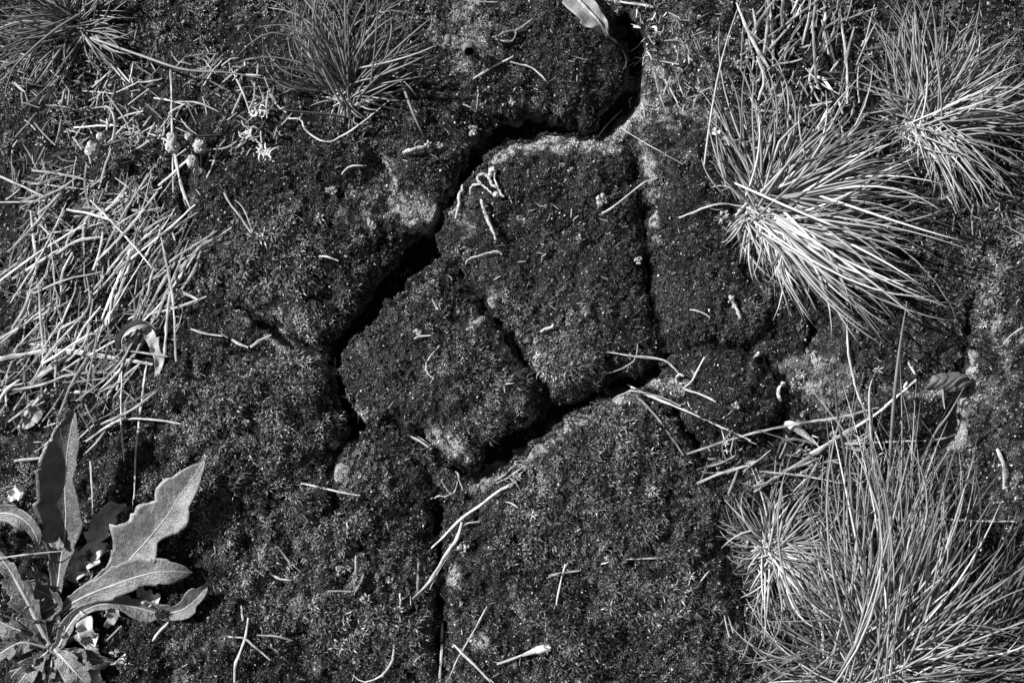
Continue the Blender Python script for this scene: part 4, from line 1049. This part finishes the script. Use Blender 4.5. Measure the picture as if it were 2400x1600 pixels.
# bud spray
spr = empty("bud_spray", "dry dark stem with round papery buds above the left pile", "dried flower stem")
zs = -6
def stem(P, zs_, r, parent, m=M_DARKSTEM, name="stem", t=1.0):
    W = np.array([[*unproj(a, b, z), z] for (a, b), z in zip(P, zs_)])
    W = catmull(W, max(6, 5 * len(P))); V, Q, T = tube(W, r, 6)
    mb = MB(); mb.add(V, Q, T, t); return mb.build(name, m, parent)
stem([(228,340),(255,330),(283,322),(333,317),(393,313),(467,313),(547,307)],[30,32,34,30,24,14,-16],3.6,spr)
stem([(400,318),(433,342),(470,347),(500,350)],[26,30,22,8],2.6,spr)
stem([(440,345),(443,365)],[28,30],2.4,spr)
stem([(236,336),(234,318)],[30,34],2.6,spr)
for k, (x_, y_, r_, z_) in enumerate([(213,343,16,36),(397,337,15,38),(460,337,14,36),(443,371,13,34),(395,315,10,34),(232,314,9,38),(433,314,8,26)]):
    mb = MB(); blob(mb, x_, y_, z_, r_, r_ * 1.05, r_, 0.55, 80 + k, 1.3)
    gg = np.random.default_rng(k)
    for q in range(9):      # overlapping papery scales
        a = gg.random() * 6.28; w = unproj(x_, y_, z_)
        P0 = np.array([w[0] + math.cos(a) * r_ * .6, w[1] + math.sin(a) * r_ * .6, z_ + r_ * .75]); P1 = P0 + np.array([math.cos(a + 1) * r_ * .5, math.sin(a + 1) * r_ * .5, -r_ * .35])
        V, Q, T = tube(catmull([P0, P1], 4), r_ * 0.2, 5, 0.5); mb.add(V, Q, T, 2.6)
    mb.build("bud", M_BUD, spr)
def bract_cluster(x_, y_, z_, R, n, seed, parent, name="bracts", m=None, t=1.3, up=0.4):
    gg = np.random.default_rng(seed); mb = MB(); w = unproj(x_, y_, z_)
    for q in range(n):
        a = gg.random() * 6.28; L = R * (0.5 + 0.6 * gg.random()); e = up * gg.random()
        P0 = np.array([w[0], w[1], z_]) + 0.25 * R * gg.standard_normal(3) * np.array([1, 1, .3]); d = np.array([math.cos(a), math.sin(a), e])
        s = np.array([-math.sin(a), math.cos(a), 0.3]) * L * 0.3 * gg.standard_normal()
        V, Q, T = tube(catmull([P0, P0 + d * L * .5 + s, P0 + d * L], 6), (1.6 + 1.4 * gg.random()) * np.array([.8, 1, 1.1, 1, .7, .3]), 5, 0.5)
        mb.add(V, Q, T, t * (0.6 + 0.7 * gg.random()))
    return mb.build(name, m or M_BUD, parent)
bract_cluster(311,312,34,22,12,1,spr); bract_cluster(372,306,28,16,7,2,spr)

for lab, x_, y_, R, n, sd_ in [("woolly dry seed head right of the bud spray", 610, 352, 26, 26, 3), ("pale shrivelled floret between bud spray and dark tuft", 590, 255, 20, 22, 4), ("tangle of pale bracts at the right end of the bud spray", 575, 310, 26, 20, 5)]:
    e = empty("dried_flower", lab, "dried flower"); bract_cluster(x_, y_, zz(x_, y_, 10), R, n, sd_, e, "bracts", M_BUD, 2.0)

# hanging seed capsules
cp = empty("seed_capsules", "two nodding seed capsules on hair-thin stalks near the top edge, one open", "seed capsule")
stem([(1072,-10),(1073,40),(1073,93)],[108,106,98],1.1,cp,name="stalk"); stem([(1069,3),(1050,30),(1043,50),(1033,78)],[107,104,100,92],1.1,cp,name="stalk")
def capsule(x_, y_, z_, rx, ry, opened):
    mb = MB(); n1, n2 = 16, 10; w = unproj(x_, y_, z_)
    ph = np.linspace(0.12, math.pi * (0.72 if opened else 0.97), n2); th = np.linspace(0, 2 * math.pi, n1, endpoint=False)
    T_, P_ = np.meshgrid(th, ph)
    # the axis points down the picture and a little up, so that its mouth shows
    ax = np.array([0.1, -0.8, 0.6 if opened else 0.2]); ax /= np.linalg.norm(ax); e1 = np.array([1.0, 0, 0]); e1 -= ax * e1.dot(ax); e1 /= np.linalg.norm(e1); e2 = np.cross(ax, e1)
    def shell(s):
        rad = np.sin(P_) * rx * s * (1 + 0.06 * np.cos(T_ * 6))
        al = -np.cos(P_) * ry * s + (0.12 * ry * np.abs(np.sin(T_ * 3)) * (P_ == ph[-1]) if opened else 0)
        return (np.array([w[0], w[1], z_]) + e1 * (rad * np.cos(T_))[..., None] + e2 * (rad * np.sin(T_))[..., None] + ax * al[..., None]).reshape(-1, 3)
    i, j = np.meshgrid(np.arange(n2 - 1), np.arange(n1), indexing='ij'); k = (j + 1) % n1
    Q = np.stack([i * n1 + j, i * n1 + k, (i + 1) * n1 + k, (i + 1) * n1 + j], -1).reshape(-1, 4)
    mb.add(shell(1.0), Q, None, 0.55)
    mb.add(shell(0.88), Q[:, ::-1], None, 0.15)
    N = n1 * n2; jj = np.arange(n1); kk = (jj + 1) % n1; b0 = (n2 - 1) * n1
    mb.Q.append(np.stack([b0 + jj, b0 + kk, N + b0 + kk, N + b0 + jj], -1))
    mb.build("capsule", M_BUD, cp)
capsule(1077, 111, 86, 15, 18, True); capsule(1029, 90, 86, 8, 12, False)
# another pair out of the frame edge: stalk top only
straw([(1084,0),(1115,5),(1142,5)], 2.4, "thin stalk lying along the top edge right of the seed capsules", t=0.7, lift=30)

# twigs and lichen growths
def knobbly(P, r, mb, z, t=1.0, knob=0.3, seed=0, lift=8):
    gg = np.random.default_rng(seed)
    n = max(8, int(np.linalg.norm(np.diff(np.array(P, float), axis=0), axis=1).sum() / 4)); n = min(n, 40)
    W = straw_curve(P, lift + r, n, False) if z is None else np.column_stack([[unproj(a, b, z) for a, b in catmull(P, n)], np.full(n, z)])
    if z is None:
        W[:, 2] = np.maximum(W[:, 2], W[:, 2].max() - 14)
    W += gg.standard_normal((n, 3)) * 0.6
    rr = 0.7 * r * taper(n, 0.75, 0.6) * (1 + knob * gg.standard_normal(n) * 0.6)
    V, Q, T = tube(W, rr, 8, 0.9); V[:n * 8] += gg.standard_normal((n * 8, 3)) * r * 0.10; mb.add(V, Q, T, t * (0.6 + 0.6 * gg.random(len(V))))
def growth(name, label, cat, polys, seed, m, t=1.0, lift=10, knob=0.35, blobs=()):
    mb = MB()
    for k, (P, r) in enumerate(polys): knobbly(P, r, mb, None, t, knob, seed + k, lift)
    for k, (x_, y_, r_) in enumerate(blobs): blob(mb, x_, y_, zz(x_, y_, lift + r_ * .6), r_, r_, r_ * .9, 0.9, seed + 50 + k, t, 14, 10, 6)
    return tag(mb.build(name, m), label, cat)
growth("lichen_growth", "white knotted lichen-covered twig at the edge of the wide diagonal crack", "lichen twig",
 [([(1079,446),(1081,432),(1090,424),(1106,424)],4.2),([(1106,424),(1097,412),(1103,403),(1116,402),(1124,412),(1130,425),(1140,430),(1148,436)],4.8),([(1138,396),(1136,410),(1142,428),(1150,452)],3.2),([(1106,424),(1120,436),(1132,446),(1140,452)],3.8),([(1148,436),(1150,445),(1158,452)],4.0)], 90, M_LICHEN, 1.0, 12, 0.5, [(1132,392,9),(1126,402,6),(1140,447,7)])
growth("twig", "bright stick standing at the left edge of the largest clod", "twig", [([(1047,502),(1052,480),(1057,463),(1062,446),(1067,436)],5.5)], 91, M_STICK, 1.3, 10, 0.15)
growth("twig", "pale stick pointing down on the upper left of the largest clod", "twig", [([(1106,458),(1110,478),(1118,500),(1128,522),(1141,553)],5.6)], 92, M_STICK, 1.1, 12, 0.15)
growth("twig", "thick pale stick lying on the small rounded clod", "twig", [([(925,352),(942,346),(958,341),(972,338),(985,328)],6.4)], 93, M_STICK, 1.3, 16, 0.12)
growth("rootlet", "curved dusty rootlet on the left flank of the largest clod", "rootlet", [([(1152,586),(1150,580),(1137,577),(1115,583),(1097,589),(1080,594),(1073,600),(1071,610)],3.2)], 94, M_STICK, 0.9, 12, 0.2)
growth("forked_twig", "forked pale twig on the slope left of the top clod", "twig", [([(1224,44),(1204,60),(1186,69),(1165,75),(1145,82),(1131,87)],4.2),([(1186,69),(1184,82),(1174,96),(1155,94),(1137,90)],3.2)], 95, M_STICK, 0.7, 10, 0.2)
growth("rootlet", "white worm-like rootlet on the lower middle of the largest clod", "rootlet", [([(1243,763),(1250,757),(1260,754),(1268,750),(1271,744)],4.6)], 96, M_LICHEN, 1.1, 13, 0.1)
growth("lichen_growth", "white caterpillar-shaped growth on the moss clod above the velvety dome", "lichen", [([(1681,685),(1686,698),(1692,710),(1698,722),(1702,733)],6.6),([(1686,702),(1681,706)],4)], 97, M_LICHEN, 0.9, 12, 0.3, [(1680,684,6)])
growth("lichen_growth", "bone-white bent stem fragment in the gap right of the velvety dome", "stem fragment", [([(1798,882),(1790,890),(1787,902),(1790,912),(1794,922)],6.0)], 98, M_LICHEN, 1.2, 16, 0.35, [(1799,882,6)])
growth("stem_fragment", "bright white bent fragment left of the dark wrinkled leaf", "stem fragment", [([(2086,832),(2094,846),(2102,860)],4.0)], 99, M_LICHEN, 1.2, 12, 0.2)
growth("stem_fragment", "short white stub just left of a bent white fragment", "stem fragment", [([(2084,876),(2080,884),(2076,890)],4.0)], 100, M_LICHEN, 1.2, 12, 0.1)
growth("stem_fragment", "short white stub above the velvety dome, right side", "stem fragment", [([(1744,808),(1738,815),(1731,820)],5)], 101, M_LICHEN, 1.1, 12, 0.2)
growth("rootlet", "thin white ring of rootlet left of the velvety dome", "rootlet", [([(1572,864),(1562,860),(1553,866),(1553,877),(1562,882),(1572,878)],3.6)], 102, M_LICHEN, 1.0, 12, 0.2)
growth("rootlet", "forked whitish rootlet hanging over the top of the lower vertical crack", "rootlet", [([(1014,1100),(1022,1118),(1034,1132),(1044,1130),(1052,1105)],3.0),([(990,1145),(1005,1139),(1022,1140),(1034,1132)],3.2),([(1048,1078),(1055,1100),(1064,1125)],3.4)], 103, M_STICK, 0.9, 26, 0.2)
growth("rootlet", "bundle of pale rootlets along the sandy edge of the bottom clod", "rootlet", [([(1135,1104),(1160,1090),(1175,1068),(1198,1055)],2.6),([(1140,1110),(1168,1096),(1190,1080),(1210,1068)],3.0),([(1168,1096),(1185,1108),(1195,1128)],2.4)], 104, M_STICK, 0.9, 6, 0.25)
growth("rootlet", "white Y-shaped rootlet below the slope of the top clod", "rootlet", [([(1098,200),(1098,225),(1095,255)],2.4),([(1063,240),(1080,246),(1095,258)],2.6)], 105, M_STICK, 0.9, 10, 0.25)
hk = empty("split_stalk", "bright split stalk with a bulging husk on the lower bottom clod", "stalk")
straw([(1141,1525),(1180,1511),(1218,1499),(1250,1490),(1281,1484)], 4.2, None, name="stalk", parent=hk, t=1.2)
leaf("husk", [(1190,1508,1,1,zz(1190,1508,14)),(1215,1500,4,4,zz(1215,1500,17)),(1240,1494,8,6,zz(1240,1494,19)),(1262,1488,6,7,zz(1262,1488,17)),(1264,1487,1,1,zz(1264,1487,15))], M_STRAW, hk, rib=False, fold=-0.6, teeth=0, seed=110, t=1.4, wave=0.4)
hw = empty("grass_husk", "bright white frayed husk on the long pale straw in the right litter", "husk")
leaf("husk", [(1800,972,3,3,zz(1800,972,22)),(1822,976,8,10,zz(1822,976,28)),(1842,990,6,8,zz(1842,990,26)),(1862,1008,4,4,zz(1862,1008,20)),(1880,1024,2,2,zz(1880,1024,12))], M_LICHEN, hw, rib=False, fold=-0.7, teeth=0.1, seed=111, t=1.1, wave=0.5)
straw([(1842,988),(1862,1003),(1884,1030)], 2.6, None, name="stalk", parent=hw, t=1.2, lift=14)
bd = empty("small_bud", "small round bud on a thin upright stalk below the velvety dome", "bud")
stem([(1640,945),(1651,952),(1658,985),(1664,1010),(1671,1042)],[30,28,22,16,12],2.0,bd,M_STRAW,"stalk",0.9)
mb = MB(); blob(mb, 1636, 937, 34, 7, 7, 6, 0.4, 120, 1.0); mb.build("bud", M_BUD, bd)

# flakes and lichen crumbs
FL = [
 (1064,1258,15,"white crumbly lichen patch right of the hooked straw on the bottom clod"),(1087,300,13,"white lichen crumb at the foot of the top clod"),(1175,234,9,"pale lichen knob on the lower slope of the top clod"),
 (1715,105,13,"white lichen scrap left of the top right litter, upper one"),(1698,148,13,"white lichen scrap left of the top right litter, lower one"),(1665,492,11,"white lichen crumb at the left foot of the bright tuft"),
 (1657,508,7,"tiny white crumb just below the lichen crumb at the bright tuft"),(855,515,14,"pale lichen patch on the right of the left central clod"),(1383,460,16,"pale lichen patch on the upper right of the largest clod"),
 (1330,545,9,"ribbed shell-like seed husk in the middle of the largest clod"),(2034,560,11,"white lichen ring below the right end of the bright tuft"),(2036,680,15,"crumpled white flake below the right end of the bright tuft"),
 (1906,692,8,"small white pebble under the lower blades of the bright tuft"),(1945,700,7,"tiny white pebble right of the one under the bright tuft"),(1915,277,9,"bright white chip between the two upper right tufts"),
 (2285,428,14,"whitish lichen patch at the right end of the upper right tuft"),(960,762,11,"pale curled husk on top of the central rounded clod"),(964,45,10,"blurred bright husk in the upper right of the dark tuft"),
 (1854,805,9,"white flake in the litter above the small moss cushions"),(1870,810,8,"white flat flake right of its twin above the small moss cushions"),(1150,1090,9,"pale crumb at the sandy edge of the bottom clod"),
 (1845,950,9,"pale flaky crumb above the white frayed husk"),(1915,998,11,"pale curled crumb right of the white frayed husk"),(760,437,14,"pale lichen patch at the top of the left central clod"),
 (566,968,9,"pale flake on the lower left moss clod"),(1465,597,11,"pale husk at the right edge of the largest clod"),(895,1332,10,"bright flat chip left of the lower vertical crack"),
 (780,1310,12,"pale flat chip near the angular straws"),(840,1375,14,"whitish lichen patch below the angular straws"),(1060,1385,6,"tiny pale crumb on the left rim of the bottom clod"),
 (1395,1280,8,"pale knob at the left end of the long thin level straw"),(1310,1432,9,"small grey crumb right of the bent straw foot"),(265,1500,12,"bright white chip at the right of the rosette bottom"),
 (120,1340,10,"ribbed pale flake in the dark middle of the rosette"),(1310,390,7,"small ribbed seed husk at the top of the largest clod"),(1292,380,6,"tiny pale crumb at the top of the largest clod"),
 (1712,1248,10,"pale crumb left of the small grass tuft"),(2270,300,9,"pale blurred crumb right of the upper right tuft"),(982,330,10,"lichen crumb at the right end of the thick pale stick"),
 (1010,335,9,"lichen crumb in the shade right of the thick pale stick"),(1690,930,10,"fan of pale moss husk at the bottom of the velvety dome"),
]
for k, (x_, y_, r_, lab) in enumerate(FL):
    gg = np.random.default_rng(900 + k); mb = MB(); z_ = zz(x_, y_, 10)
    for q in range(7 + int(r_ * 1.3)):
        a = gg.random() * 6.28; d = r_ * 0.8 * math.sqrt(gg.random()); s_ = r_ * (0.09 + 0.24 * gg.random() ** 2)
        blob(mb, x_ + d * math.cos(a), y_ + d * math.sin(a), z_ + 4 * gg.random(), s_ * (0.8 + 0.6 * gg.random()), s_ * (0.8 + 0.6 * gg.random()), s_ * 0.35, 1.8, 1000 + 31 * k + q, 0.35 + 0.7 * gg.random(), 9, 7, 5)
    tag(mb.build("lichen_crumb" if "lichen" in lab or "crumb" in lab else ("pebble" if "pebble" in lab else "pale_flake"), M_LICHEN), lab, "pebble" if "pebble" in lab else ("lichen" if "lichen" in lab else "flake"))
